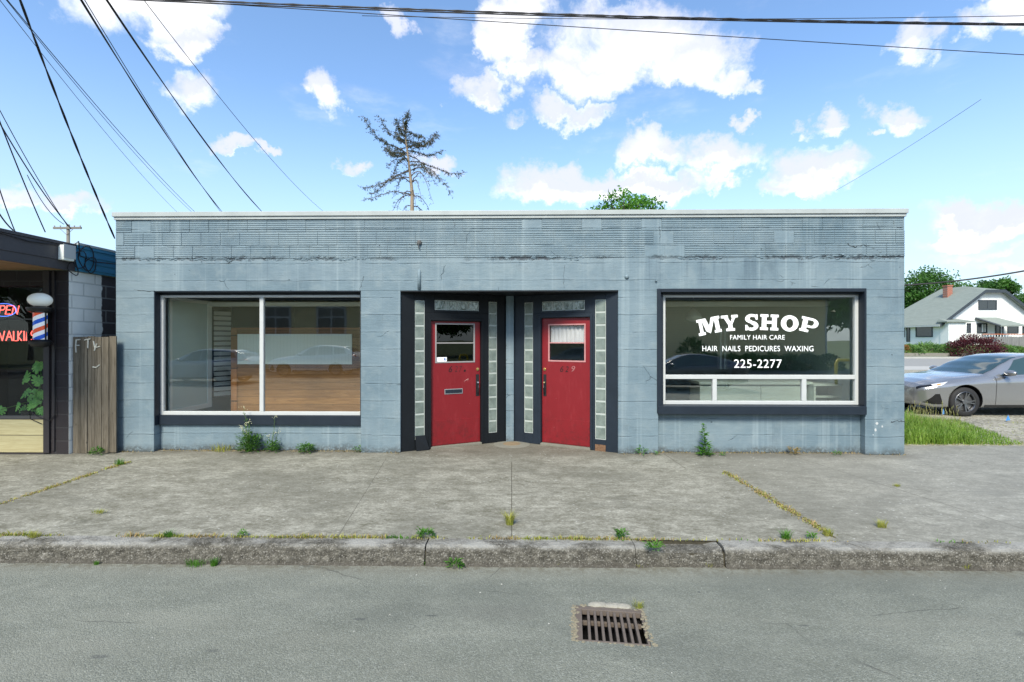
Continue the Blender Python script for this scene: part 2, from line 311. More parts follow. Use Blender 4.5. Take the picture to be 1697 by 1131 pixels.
# ------------------------------------------------------------------ mesh building
ORG = {}
class MB:
    def __init__(s): s.v = []; s.f = []; s.mi = []; s.cur = 0
    def add(s, vs, fs):
        b = len(s.v); s.v += [tuple(v) for v in vs]; s.f += [tuple(b + i for i in f) for f in fs]; s.mi += [s.cur] * len(fs); return s
    def box(s, x0, x1, y0, y1, z0, z1):
        return s.hexa([(x0, y0, z0), (x1, y0, z0), (x1, y1, z0), (x0, y1, z0), (x0, y0, z1), (x1, y0, z1), (x1, y1, z1), (x0, y1, z1)])
    def hexa(s, p): return s.add(p, [(0, 3, 2, 1), (4, 5, 6, 7), (0, 1, 5, 4), (1, 2, 6, 5), (2, 3, 7, 6), (3, 0, 4, 7)])
    def prism(s, poly, off):             # polygon (3d points) extruded by off
        n = len(poly); P = [Vector(p) for p in poly]; o = Vector(off)
        return s.add(P + [p + o for p in P], [tuple(range(n)), tuple(reversed(range(n, 2 * n)))] + [(i, i + n, (i + 1) % n + n, (i + 1) % n) for i in range(n)])
    def tube(s, pts, r, n=8, cap=True, flat=None):
        pts = [Vector(p) for p in pts]; rs = r if isinstance(r, (list, tuple)) else [r] * len(pts); b = []; prev = None
        for i, p in enumerate(pts):
            t = (pts[min(i + 1, len(pts) - 1)] - pts[max(i - 1, 0)])
            if t.length < 1e-9: t = Vector((0, 0, 1))
            t.normalize()
            a = prev if prev is not None else (Vector((0, 0, 1)) if abs(t.z) < .9 else Vector((1, 0, 0)))
            a = (a - t * a.dot(t)); a.normalize(); prev = a; c = t.cross(a)
            b += [p + (a * math.cos(k * 2 * math.pi / n) + c * math.sin(k * 2 * math.pi / n)) * rs[i] for k in range(n)]
        fs = [(i * n + k, i * n + (k + 1) % n, (i + 1) * n + (k + 1) % n, (i + 1) * n + k) for i in range(len(pts) - 1) for k in range(n)]
        if cap: fs += [tuple(reversed(range(n))), tuple(range((len(pts) - 1) * n, len(pts) * n))]
        return s.add(b, fs)
    def lathe(s, prof, c, n=24, axis='z', cap=True):
        vs = []
        for (r, h) in prof:
            for k in range(n):
                a = k * 2 * math.pi / n; q = (r * math.cos(a), r * math.sin(a), h)
                if axis == 'y': q = (q[0], q[2], q[1])
                vs.append((c[0] + q[0], c[1] + q[1], c[2] + q[2]))
        fs = [(i * n + k, i * n + (k + 1) % n, (i + 1) * n + (k + 1) % n, (i + 1) * n + k) for i in range(len(prof) - 1) for k in range(n)]
        if cap: fs += [tuple(reversed(range(n))), tuple(range((len(prof) - 1) * n, len(prof) * n))]
        return s.add(vs, fs)
    def build(s, name, mats, parent=None, loc=None, smooth=False, bevel=0, seg=2, recalc=True):
        off = Vector(ORG[parent.name]) if parent is not None else Vector(loc or (0, 0, 0))
        me = bpy.data.meshes.new(name)
        me.from_pydata([tuple(Vector(v) - off) for v in s.v], [], s.f)
        for m_ in (mats if isinstance(mats, (list, tuple)) else [mats]): me.materials.append(m_)
        me.polygons.foreach_set('material_index', s.mi)
        if recalc:
            bm = bmesh.new(); bm.from_mesh(me); bmesh.ops.recalc_face_normals(bm, faces=bm.faces)
            if bevel: bmesh.ops.bevel(bm, geom=list(bm.edges), offset=bevel, segments=seg, affect='EDGES', profile=.6, clamp_overlap=True)
            bm.to_mesh(me); bm.free()
        if smooth: me.polygons.foreach_set('use_smooth', [True] * len(me.polygons))
        o = bpy.data.objects.new(name, me); COL.objects.link(o)
        if parent is not None: o.parent = parent
        elif loc: o.location = loc
        ORG[o.name] = tuple(off); return o
def thing(name, label, cat, loc=(0, 0, 0), rz=0, group=None, local=False):
    o = bpy.data.objects.new(name, None); COL.objects.link(o); o.location = loc; o.rotation_euler = (0, 0, rz); o.empty_display_size = .2
    o['label'] = label; o['category'] = cat
    if group: o['group'] = group
    ORG[o.name] = (0, 0, 0) if local else tuple(loc); return o
def tag(o, label, cat, group=None, kind=None):
    if label: o['label'] = label; o['category'] = cat
    if group: o['group'] = group
    if kind: o['kind'] = kind
    return o
def structure(o): o['kind'] = 'structure'; return o
def text_mesh(txt, x0, x1, z0, z1, y, depth=.002, facing=-1, spacing=1.0, word=1.0, slant=0):
    c = bpy.data.curves.new('t', 'FONT'); c.body = txt; c.space_character = spacing; c.space_word = word; c.extrude = depth; c.shear = slant; c.resolution_u = 4
    o = bpy.data.objects.new('t', c); COL.objects.link(o); bpy.context.view_layer.update()
    dg = bpy.context.evaluated_depsgraph_get(); me = bpy.data.meshes.new_from_object(o.evaluated_get(dg))
    vs = [v.co.copy() for v in me.vertices]; fs = [tuple(p.vertices) for p in me.polygons]
    bpy.data.objects.remove(o); bpy.data.curves.remove(c); bpy.data.meshes.remove(me)
    a0, a1 = min(v.x for v in vs), max(v.x for v in vs); b0, b1 = min(v.y for v in vs), max(v.y for v in vs)
    out = [(x0 + (v.x - a0) / (a1 - a0) * (x1 - x0), y + (-v.z if facing < 0 else v.z), z0 + (v.y - b0) / (b1 - b0) * (z1 - z0)) for v in vs]
    return out, fs

# ------------------------------------------------------------------ palette
def V2(v): return Vector((v.x, v.y))
JOINTS = [(V2(G(213, 765)), V2(G(0, 836, -.03)), .012), (V2(G(1200, 780)), V2(G(1385, 891, -.04)), .014), (V2(G(848, 765)), V2(G(848, 889, -.04)), .007),
          (V2(G(1100, 752)), V2(G(1135, 775)), .006), (V2(G(1310, 755)), V2(G(1697, 870)), .005), (V2(G(640, 760)), V2(G(560, 889, -.04)), .003)]
PATCH = (G(828, 1015, -.2).x, G(828, 1015, -.2).y)
M_wall = mat_facade(); M_walk = mat_concrete('sidewalk_concrete', 'walk'); M_road = mat_concrete('asphalt', 'asphalt')
M_kerb = mat_concrete('kerb_concrete', 'kerb'); M_gravel = mat_concrete('gravel', 'gravel'); M_farroad = mat_concrete('far_asphalt', 'far')
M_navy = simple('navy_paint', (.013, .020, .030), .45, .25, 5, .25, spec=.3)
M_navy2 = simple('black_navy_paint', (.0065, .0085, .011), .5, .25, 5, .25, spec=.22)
M_white = simple('white_frame', (.44, .46, .455), .4, .08, 8, .05)
M_cop = simple('coping_metal', (.33, .36, .355), .5, .28, 3, .15)
m_, g = newmat('red_door_paint'); p = g.pos(); z_ = g.sep(p)[2]
c = g.mix(g.noise(p, 3, 5, .6), (.150, .007, .010), (.195, .010, .015)); c = g.mix(g.m('MULTIPLY', g.ss(g.noise(g.scl(p, (3, 3, .8)), 4, 5, .7), .5, .75), .35), c, (.25, .03, .035))
c = g.mix(g.m('MULTIPLY', g.ss(z_, .75, .1), g.m('MULTIPLY', g.ss(g.noise(p, 11, 5, .75), .45, .7), .55)), c, (.06, .012, .012))
c = g.mix(g.m('MULTIPLY', g.ss(g.vor(p, 7), .028, .016), .8), c, (.38, .26, .24))
fin(g, c, .42, g.bump(g.noise(g.scl(p, (1, 1, .3)), 60, 3), .12, .003), spec=.4); M_red = m_
M_black = simple('black_iron', (.012, .013, .015), .35, .2, 20, .1, spec=.5)
M_brass = simple('brass', (.75, .52, .2), .25, .1, 20, .05, metal=1)
M_alu2 = simple('dull_stop', (.26, .25, .25), .5, .15, 8, .1)
M_alu = simple('aluminium', (.45, .46, .47), .35, .1, 20, .05, metal=.7)
M_glass = mat_glass('window_glass', (.97, .99, .975), 4.2); M_glassL = mat_glass('clear_window_glass', (.98, .995, .985), 2.0); M_doorglass = mat_glass('door_glass', (.95, .96, .96), .8)
M_dkglass = mat_glass('dark_glass', (.16, .18, .18), 1.3)
M_letter = simple('white_vinyl', (.86, .88, .87), .5, .03, 5, 0)
M_int = simple('interior_wall_paint', (.42, .52, .51), .7, .08, 2, .05)
M_intw = simple('interior_white', (.78, .84, .80), .6, .05, 2, .02)
M_ceil = simple('ceiling_grey', (.12, .13, .13), .8, .1, 2, .02)
M_floor = simple('interior_floor', (.06, .055, .05), .35, .3, 2, .02)
M_pine = mat_wood('pine_planks', (.33, .175, .066), (.20, .095, .032), .135)
M_ply = mat_wood('pale_plywood', (.50, .46, .265), (.40, .35, .19), .28, knots=False)
M_fence = mat_wood('weathered_fence', (.19, .165, .125), (.09, .075, .052), .0971, horiz=False)
M_soffit = mat_wood('soffit_board', (.34, .22, .11), (.22, .14, .07), .12)
M_dark = simple('near_black', (.006, .006, .007), .6, .1, 4, 0)
M_brown = mat_blocks('dark_brown_blocks', (.025, .021, .023), .4, .2, 'x')
M_brownw = simple('dark_brown_paint', (.028, .024, .026), .5, .2, 4, .1)
M_cmu = mat_blocks('white_painted_blocks', (.80, .81, .77), .4, .2, 'y', mcol=(.30, .32, .32), split=(7.72, 1.75, (.05, .045, .05)))
M_fascia = simple('charcoal_fascia', (.060, .056, .062), .5, .25, 2, .15)
M_blue = simple('blue_metal_fascia', (.035, .20, .34), .4, .15, 3, .05)
M_roof = simple('roof_felt', (.09, .09, .085), .9, .2, 3, .3)
M_wire = simple('wire_rubber', (.012, .012, .014), .6, .05, 3, 0)
M_conc = simple('threshold_concrete', (.17, .165, .135), .85, .25, 4, .4)

# ------------------------------------------------------------------ ground, road, kerb
Y0 = 7.32
YK = 4.275
def sheet(name, x0, x1, y0, y1, za, zb, mat, nx=1, ny=1, wob=0):
    b = MB(); vs = []; 
    for j in range(ny + 1):
        for i in range(nx + 1):
            x = x0 + (x1 - x0) * i / nx; y = y0 + (y1 - y0) * j / ny
            vs.append((x, y, za + (zb - za) * j / ny + wob * (mnoise.noise((x * .8, y * .8, 0)))))
    b.add(vs, [(j * (nx + 1) + i, j * (nx + 1) + i + 1, (j + 1) * (nx + 1) + i + 1, (j + 1) * (nx + 1) + i) for j in range(ny) for i in range(nx)])
    return b.build(name, mat, smooth=nx > 1, recalc=False)
M_lawn = simple('dry_lawn', (.10, .13, .05), .95, .4, .6, .3)
bgd = MB()
bgd.add([(-900, 8.5, -.012), (900, 8.5, -.012), (900, 1500, -.012), (-900, 1500, -.012)], [(0, 1, 2, 3)])
for (a0, a1, c0, c1) in [(-900, 900, -900, -8.9), (-900, -119, -8.9, YK), (119, 900, -8.9, YK)]:
    bgd.add([(a0, c0, -.21), (a1, c0, -.21), (a1, c1, -.21), (a0, c1, -.21)], [(0, 1, 2, 3)])
structure(bgd.build('ground', M_lawn, recalc=False))
# drain opening measured from the photograph
DR = [G(945, 1004, -.2), G(1063, 1001, -.2), G(1086, 1058, -.2), G(968, 1062, -.2)]
dx0, dx1 = G(962, 1010, -.2), G(1052, 1008, -.2)
DC = G(1012, 1035, -.2)
DA = math.atan2(-(G(968, 1062, -.2) - G(950, 1008, -.2)).x, -(G(968, 1062, -.2) - G(950, 1008, -.2)).y)
DA = R(-6)
def dr(u, v, z): c, s_ = math.cos(DA), math.sin(DA); return (DC.x + u * c - v * s_, DC.y + u * s_ + v * c, z)
HW, HD = .235, .205
# road with a real hole for the drain
b = MB(); n = 24
inner = [dr(u, v, -.2) for (u, v) in [(-HW, -HD), (HW, -HD), (HW, HD), (-HW, HD)]]
ox0, ox1, oy0, oy1 = DC.x - .8, DC.x + .8, DC.y - .6, DC.y + .6
outer = [(ox0, oy0, -.2), (ox1, oy0, -.2), (ox1, oy1, -.2), (ox0, oy1, -.2)]
b.add(inner + outer, [(4, 5, 1, 0), (5, 6, 2, 1), (6, 7, 3, 2), (7, 4, 0, 3)])
for (a0, a1, c0, c1) in [(-120, ox0, -9, 4.3), (ox1, 120, -9, 4.3), (ox0, ox1, -9, oy0), (ox0, ox1, oy1, 4.3)]:
    b.add([(a0, c0, -.2), (a1, c0, -.2), (a1, c1, -.2), (a0, c1, -.2)], [(0, 1, 2, 3)])
structure(b.build('road', M_road, recalc=False))
structure(sheet('sidewalk', -40, 40, YK, Y0, -.045, 0, M_walk, 160, 12, .004))
structure(sheet('sidewalk_apron', -40, 40, Y0, 8.9, 0, .0, M_walk, 80, 4, .002))
# kerb: three broken lengths
prof = [(YK + .003, -.043), (4.20, -.043), (4.15, -.046), (4.125, -.058), (4.112, -.085), (4.105, -.13), (4.092, -.18), (4.07, -.206), (4.07, -.26)]
k1, k2, k3 = PX(705, 4.12), PX(1120, 4.12), PX(1200, 4.12)
def kerb(x0, x1, sink, n):
    b = MB(); vs = []; m_ = len(prof)
    for i in range(n + 1):
        x = x0 + (x1 - x0) * i / n
        for j, (y, z) in enumerate(prof):
            a = .010 if 0 < j < m_ - 1 else 0
            t = i / n
            sk = 0
            if sink: sk = -.035 * min(1, t * 3) if t < .85 else -.035 * (1 - t) / .15 * .6 - .012
            vs.append((x, y + a * mnoise.noise((x * 14, j * .9, 1.3)) + a * .7 * mnoise.noise((x * 45, j * 2.1, 5)), z + sk * (j < m_ - 1) + a * .8 * mnoise.noise((x * 9, j, 7.7)) * (j > 0)))
    fs = [(i * m_ + j, (i + 1) * m_ + j, (i + 1) * m_ + j + 1, i * m_ + j + 1) for i in range(n) for j in range(m_ - 1)]
    fs += [tuple(range(m_)), tuple(n * m_ + j for j in reversed(range(m_)))]
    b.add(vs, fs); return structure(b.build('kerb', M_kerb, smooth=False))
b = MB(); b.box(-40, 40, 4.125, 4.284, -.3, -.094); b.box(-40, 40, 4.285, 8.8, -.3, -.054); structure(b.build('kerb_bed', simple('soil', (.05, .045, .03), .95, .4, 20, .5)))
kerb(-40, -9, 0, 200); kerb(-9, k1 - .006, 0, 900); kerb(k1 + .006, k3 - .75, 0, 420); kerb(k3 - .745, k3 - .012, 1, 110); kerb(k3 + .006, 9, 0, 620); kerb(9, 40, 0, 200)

# ------------------------------------------------------------------ shop building
XL, XR = W(192, CY, Y0).x, W(1499, CY, Y0).x
ZL = 2.468; ZB = 2.957; ZT = 3.57; YB = 17.5
wl0, wl1 = PX(255, Y0), PX(598, Y0); e0, e1 = PX(663.5, Y0), PX(1024.6, Y0); wr0, wr1 = PX(1091, Y0), PX(1434, Y0)
shop = thing('shop_building', 'single storey blue painted concrete shop with two red doors and two display windows', 'shop building', (0, Y0, 0))
b = MB()
for (a, c) in [(XL, wl0), (wl1, e0), (e1, wr0), (wr1, XR)]: b.box(a, c, Y0, Y0 + .25, -.1, ZL)
b.box(XL, XR, Y0 - .001, Y0 + .25, ZL, ZB)                        # lintel beam
b.box(XL, XL + .25, Y0 + .25, YB, -.1, ZB); b.box(XR - .25, XR, Y0 + .25, YB, -.1, ZB)
zsl, zsr = .40, .60
b.box(wl0 + .002, wl1 - .002, Y0 + .13, Y0 + .25, -.1, zsl + .05)
b.box(wr0 + .002, wr1 - .002, Y0 + .10, Y0 + .25, -.1, zsr + .05)
b.build('wall', M_wall, shop, bevel=.004, seg=1)
# clay tile band: real ribs, three courses
b = MB(); b.cur = 0
b.box(XL, XR, Y0 + .0035, Y0 + .25, ZB + .0005, ZT)
b.box(XL, XL + .25, Y0 + .25, YB, ZB + .0005, ZT); b.box(XR - .25, XR, Y0 + .25, YB, ZB + .0005, ZT)
rows = [(ZB + .012, ZB + .205), (ZB + .213, ZB + .405), (ZB + .414, ZT - .004)]
rnd = random.Random(3)
SEAM = PX(1092, Y0)
for ri, (z0, z1) in enumerate(rows):
    x = XL + .002 - (0, .17, .05)[ri]
    while x < XR:
        x0, x1 = max(x, XL + .002), min(x + .293, XR - .002); x += .300
        if x1 - x0 < .03: continue
        jy = rnd.uniform(-.0025, .0025); px_ = (x0 + x1) / 2
        flat = (rnd.random() < .03) or abs(px_ - SEAM) < .14 or (ri == 1 and x0 < XL + .1) or (3.9 < px_ < 4.25 and ri == 1) or (rnd.random() < .08 and ri == 0 and (px_ > 2.2 or px_ < -3.6))
        H = z1 - z0; nr = max(3, round(H / .030)); ptsz = []
        if flat: ptsz = [(z0, .001), (z0 + .003, -.003), (z1 - .003, -.003), (z1, .001)]
        else:
            ptsz.append((z0, .004))
            for k in range(nr):
                a = z0 + H * k / nr; hh = H / nr
                ptsz += [(a + hh * .10, -.0055), (a + hh * .60, -.0050), (a + hh * .74, .0018), (a + hh * .98, .0018)]
        vs = []
        for (zz, dd) in ptsz:
            vs += [(x0, Y0 + dd + jy, zz), (x1, Y0 + dd + jy, zz)]
        m_ = len(ptsz); b2 = [(x0, Y0 + .006, zz) for zz, _ in ptsz] + [(x1, Y0 + .006, zz) for zz, _ in ptsz]
        b.add(vs, [(2 * k, 2 * k + 1, 2 * k + 3, 2 * k + 2) for k in range(m_ - 1)])
        L = len(b.v); b.add([v for v in vs[0::2]] + b2[:m_], [(k, k + 1, m_ + k + 1, m_ + k) for k in range(m_ - 1)])
        b.add([v for v in vs[1::2]] + b2[m_:], [(k, m_ + k, m_ + k + 1, k + 1) for k in range(m_ - 1)])
b.build('tile_parapet', mat_facade('blue_painted_tile', False, 1.03), shop, recalc=False)
# crumbling mortar edge along the joint: real chips
b = MB(); rnd = random.Random(5)
for k in range(420):
    t = rnd.random(); px_ = XL + .1 + t * (XR - XL - .2)
    dens_ = mnoise.noise((px_ * .9 + 3, 0, 0)) + (.35 if px_ < -2.2 else 0) + (.2 if px_ > 3.5 else 0)
    if dens_ < .12: continue
    s_ = rnd.uniform(.008, .030); zc = ZB + rnd.gauss(0, .016); yy = Y0
    P = [(px_ + s_ * math.cos(a) * rnd.uniform(.8, 2.2), yy - .001, zc + s_ * .55 * math.sin(a) * rnd.uniform(.6, 1.2)) for a in [i * math.pi / 3 for i in range(6)]]
    ctr = (px_, yy - rnd.uniform(.006, .016), zc)
    b.add(P + [ctr], [(i, (i + 1) % 6, 6) for i in range(6)])
b.build('mortar_edge', [simple('broken_mortar', (.12, .17, .20), .9, .5, 30, .5)], shop, recalc=False)['kind'] = 'stuff'
# coping
b = MB(); b.box(XL - .03, XR + .03, Y0 - .045, Y0 + .30, ZT + .035, ZT + .105); b.box(XL - .015, XR + .015, Y0 - .025, Y0 + .28, ZT - .01, ZT + .034)
b.box(XL - .03, XL + .28, Y0 + .30, YB, ZT + .035, ZT + .104); b.box(XR - .28, XR + .03, Y0 + .30, YB, ZT + .035, ZT + .104)
b.build('coping', M_cop, shop, bevel=.006)
b = MB(); b.box(XL + .25, XR - .25, Y0 + .28, YB - .2, 2.95, 3.05); b.build('roof', M_roof, shop)
b = MB(); b.box(XL + .25, XR - .25, Y0 + .252, YB - .2, 2.78, 2.945); b.build('ceiling', M_ceil, shop)
b = MB(); b.box(XL + .25, XR - .25, Y0 + .9, YB, .0, .045); b.build('floor', M_floor, shop)
# entry recess: two splayed timber walls meeting at a post
A = Vector((e0, Y0 + .04, 0)); Bq = Vector((PX(838.7, 8.16), 8.16, 0)); Cq = Vector((PX(851.6, 8.16), 8.16, 0)); Dq = Vector((e1, Y0 + .04, 0))
ZS = 2.455
class WallFrame:
    def __init__(s, a, b_):
        s.a = a; s.d = (b_ - a).normalized(); s.L = (b_ - a).length; s.n = Vector((s.d.y, -s.d.x, 0))
        if s.n.y > 0: s.n = -s.n
    def s_at(s, px):                 # where the photo column meets this wall
        r = ray(px, CY); d = s.d; den = r[0] * d.y - r[1] * d.x
        t = (s.a.x * d.y - s.a.y * d.x) / den; P = Vector((r[0] * t, r[1] * t, 0)); return (P - s.a).dot(d)
    def z_at(s, px, py):
        P = s.a + s.d * s.s_at(px); r = ray(px, py); return EYE + r[2] * P.y / r[1]
    def p(s, u, z, o=0): q = s.a + s.d * u + s.n * o; return (q.x, q.y, z)
    def box(s, b_, u0, u1, z0, z1, o0, o1):
        b_.hexa([s.p(u0, z0, o0), s.p(u1, z0, o0), s.p(u1, z0, o1), s.p(u0, z0, o1), s.p(u0, z1, o0), s.p(u1, z1, o0), s.p(u1, z1, o1), s.p(u0, z1, o1)])
m_, g = newmat('glass_block'); p = g.pos(); x, y, z = g.sep(p)
f = g.noise(p, 7, 3); rib = g.m('SINE', g.m('MULTIPLY', z, 420.0))
c = g.mix(g.ss(f, .3, .7), (.12, .15, .13), (.20, .24, .21)); c = g.mix(g.m('MULTIPLY', g.ss(rib, -.2, .8), .35), c, (.08, .11, .10))
fin(g, c, .25, g.bump(rib, .25, .004), spec=.7, coat=.15); M_gblock = m_
m_, g = newmat('glass_block_wavy'); p = g.pos()
f = g.noise(g.scl(p, (2, 2, 1)), 9, 3, .6, 1.2); c = g.mix(g.ss(f, .35, .68), (.07, .095, .08), (.38, .44, .40))
fin(g, c, .1, g.bump(f, .5, .01), spec=.9, coat=.6); M_gwavy = m_
M_mort = simple('block_mortar', (.36, .40, .375), .6, .15, 10, .1)

def entry(WF, strips, trans, door, navy, left):
    """strips: (px0,px1,py0,py1); trans; door (px near, px far, top z)"""
    fr = MB()
    def S_(px): return WF.s_at(px)
    items = sorted([('s', S_(q[0]), S_(q[1]), WF.z_at((q[0] + q[1]) / 2, q[3]), WF.z_at((q[0] + q[1]) / 2, q[2])) for q in strips], key=lambda t: min(t[1], t[2]))
    items = [(k, min(a, c_), max(a, c_), z0, z1) for (k, a, c_, z0, z1) in items]
    d0, d1 = sorted((S_(door[0]), S_(door[1]))); dz1 = door[2]
    T0, T1 = sorted((S_(trans[0]), S_(trans[1]))); tz0, tz1 = WF.z_at((trans[0] + trans[1]) / 2, trans[3]), WF.z_at((trans[0] + trans[1]) / 2, trans[2])
    L = WF.L; D = -.10
    fd = {}
    s1, s2 = items
    WF.box(fr, 0, s1[1], .0, ZS, D, 0)
    WF.box(fr, s1[1], s1[2], 0, s1[3], D, -.001); WF.box(fr, s1[1], s1[2], s1[4], ZS, D, -.001)
    WF.box(fr, s1[2], d0, 0, tz0 - .04, D, .0); WF.box(fr, d1, s2[1], 0, tz0 - .04, D, .0)
    WF.box(fr, s2[1], s2[2], 0, s2[3], D, -.001); WF.box(fr, s2[1], s2[2], s2[4], ZS, D, -.001)
    WF.box(fr, s2[2], L, 0, ZS, D, 0)
    WF.box(fr, d0, d1, dz1, tz0 - .04, D, -.002)
    WF.box(fr, s1[2], T0, tz0 - .04, ZS, D, -.002); WF.box(fr, T1, s2[1], tz0 - .04, ZS, D, -.002)
    WF.box(fr, T0, T1, tz0 - .04, tz0, D, -.003); WF.box(fr, T0, T1, tz1, ZS, D, -.003)
    # moulding lines round the door
    for (u0, u1, z0, z1) in [(d0 - .045, d0 - .004, .01, dz1 + .045), (d1 + .004, d1 + .045, .01, dz1 + .045), (d0 - .004, d1 + .004, dz1 + .006, dz1 + .045)]:
        WF.box(fr, u0, u1, z0, z1, -.004, .012)
    fro = fr.build('entry_frame', navy, shop, bevel=.003, seg=1)
    for (k, a, c_, z0, z1) in [s1, s2]:
        nb = 11; pr = MB()
        pr.cur = 1; WF.box(pr, a + .001, c_ - .001, z0 + .001, z1 - .001, -.09, -.013); pr.cur = 0
        for i in range(nb):
            q0 = z0 + (z1 - z0) * i / nb + .006; q1 = z0 + (z1 - z0) * (i + 1) / nb - .006
            a_, c2 = a + .004, c_ - .004; m = .012
            o0, o1 = -.022, -.008
            vs = [WF.p(a_, q0, o0), WF.p(c2, q0, o0), WF.p(c2, q1, o0), WF.p(a_, q1, o0), WF.p(a_ + m, q0 + m, o1), WF.p(c2 - m, q0 + m, o1), WF.p(c2 - m, q1 - m, o1), WF.p(a_ + m, q1 - m, o1)]
            pr.add(vs, [(4, 5, 6, 7), (0, 1, 5, 4), (1, 2, 6, 5), (2, 3, 7, 6), (3, 0, 4, 7)])
        pr.build('glass_block_strip', [M_gblock, M_mort], shop, recalc=False)
    pr = MB(); pr.cur = 1; WF.box(pr, T0 + .001, T1 - .001, tz0 + .001, tz1 - .001, -.09, -.013); pr.cur = 0
    for i in range(4):
        a_ = T0 + (T1 - T0) * i / 4 + .006; c2 = T0 + (T1 - T0) * (i + 1) / 4 - .006; m = .014; q0, q1 = tz0 + .005, tz1 - .005; o0, o1 = -.022, -.008
        vs = [WF.p(a_, q0, o0), WF.p(c2, q0, o0), WF.p(c2, q1, o0), WF.p(a_, q1, o0), WF.p(a_ + m, q0 + m, o1), WF.p(c2 - m, q0 + m, o1), WF.p(c2 - m, q1 - m, o1), WF.p(a_ + m, q1 - m, o1)]
        pr.add(vs, [(4, 5, 6, 7), (0, 1, 5, 4), (1, 2, 6, 5), (2, 3, 7, 6), (3, 0, 4, 7)])
    pr.build('glass_block_transom', [M_gwavy, M_mort], shop, recalc=False)
    # door leaf with an opening for the light
    o1 = -.045; o0 = -.085; zb = .035
    px_l, px_r = (723, 788) if left else (907.5, 968.5)
    g0, g1 = sorted((S_(px_l), S_(px_r))); gz1 = WF.z_at(755 if left else 937, 536.5 if left else 537.5); gz0 = WF.z_at(755 if left else 937, 601 if left else 599.5)
    if not left: d1 -= 0
    dm = MB()
    e = .004
    WF.box(dm, d0 + e, g0, zb, dz1 - e, o0, o1); WF.box(dm, g1, d1 - e, zb, dz1 - e, o0, o1)
    WF.box(dm, g0, g1, zb, gz0, o0, o1); WF.box(dm, g0, g1, gz1, dz1 - e, o0, o1)
    door_o = dm.build('door', M_red, shop)
    if left: door_o['label'] = 'red door with mail slot and faded number 627'
    else: door_o['label'] = 'red door with white curtain and number 629'
    # kick board and lock rail lines
    km = MB(); WF.box(km, d0 + .02, d1 - .02, zb + .01, zb + .40, o1 - .001, o1 + .004); km.build('kick_plate', M_red, door_o, bevel=.002, seg=1)
    gm = MB(); WF.box(gm, g0 + .012, g1 - .012, gz0 + .012, gz1 - .012, -.068, -.062); gm.build('door_glass', M_dkglass if left else M_doorglass, door_o)
    sm = MB(); zm = (gz0 + gz1) / 2; t = .016
    for q in [(g0 - .006, g0 + t, gz0 - .006, gz1 + .006), (g1 - t, g1 + .006, gz0 - .006, gz1 + .006)]: WF.box(sm, *q, -.060, o1 + .006)
    for q in [(g0 + t, g1 - t, gz0 - .006, gz0 + t), (g0 + t, g1 - t, gz1 - t, gz1 + .006), (g0 + t, g1 - t, zm - .009, zm + .009)]: WF.box(sm, *q, -.059, o1 + .005)
    sm.build('window_stop', M_alu2 if left else simple('pinkish_stop', (.42, .20, .20), .5, .3, 8, .1), door_o)
    # handle set
    hs = d1 - .052 if left else d0 + .052
    hz0, hz1 = WF.z_at(790 if left else 901, 657), WF.z_at(790 if left else 901, 621)
    hm = MB(); WF.box(hm, hs - .026, hs + .026, hz0, hz1, o1, o1 + .006)
    hm.tube([WF.p(hs, hz0 + .19, o1 + .004), WF.p(hs, hz0 + .185, o1 + .045), WF.p(hs, hz0 + .14, o1 + .055), WF.p(hs, hz0 + .08, o1 + .05), WF.p(hs, hz0 + .045, o1 + .03), WF.p(hs, hz0 + .035, o1 + .004)], [.006, .007, .011, .010, .008, .007], 10)
    hm.build('handle', M_black, door_o)
    lm = MB(); q = Vector(WF.p(hs, hz1 + .085, o1)); nn = WF.n
    lm.tube([q, q + nn * .012, q + nn * .013, q + nn * .018], [.026, .025, .014, .013], 16); lm.build('lock', M_brass, door_o)
    # thumb latch in brass
    lm = MB(); q = Vector(WF.p(hs, hz0 + .22, o1 + .006)); lm.tube([q, q + nn * .03 + Vector((0, 0, .006))], [.008, .013], 10); lm.build('thumb_latch', M_brass if not left else M_alu, door_o)
    # numbers
    txt, n0, n1 = (('62', 746, 763) if left else ('62', 926.5, 940.5))
    def digits(txt, pa, pb, pya, pyb, mat, nm='number', d=.0015):
        vs, fs = text_mesh(txt, 0, 1, 0, 1, 0, .5, -1, 1.25, slant=.25)
        u0, u1 = S_(pa), S_(pb); z0, z1 = WF.z_at(pa, pyb), WF.z_at(pa, pya)
        mm = MB(); mm.add([WF.p(u0 + (u1 - u0) * v[0], z0 + (z1 - z0) * v[2], o1 + .001 + (.5 - v[1]) * d) for v in vs], fs); mm.build(nm, mat, door_o)
    if left:
        digits('6', 745, 751, 607, 617.5, M_num); digits('2', 755, 760, 607, 617, M_numf); digits('7', 762, 767.5, 607, 617, M_numf); digits('.', 770, 773.5, 613, 617, M_num)
        mm = MB(); u0, u1 = sorted((S_(738), S_(768))); z0, z1 = WF.z_at(753, 653.5), WF.z_at(753, 645)
        WF.box(mm, u0, u1, z0, z1, o1, o1 + .007); mm.cur = 1; WF.box(mm, u0 + .012, u1 - .012, z0 + .014, z1 - .012, o1 + .007, o1 + .014); mm.build('mail_slot', [M_alu, M_navy], door_o)
        # alarm sticker
        mm = MB(); u0, u1 = g0 + .014, g0 + .014 + (g1 - g0) * .27; WF.box(mm, u0, u1, gz0 + .014, gz0 + .085, -.062, -.0605)
        mm.cur = 1; q = Vector(WF.p(u1 - .03, gz0 + .052, -.0605)); mm.tube([q, q + nn * .001], .021, 18); mm.cur = 0
        q = Vector(WF.p(u1 - .026, gz0 + .055, -.0594)); mm.tube([q, q + nn * .0008], .009, 12)
        mm.cur = 2; vs, fs = text_mesh('alarm', u0 + .01, u1 - .06, gz0 + .03, gz0 + .045, 0, .3); 
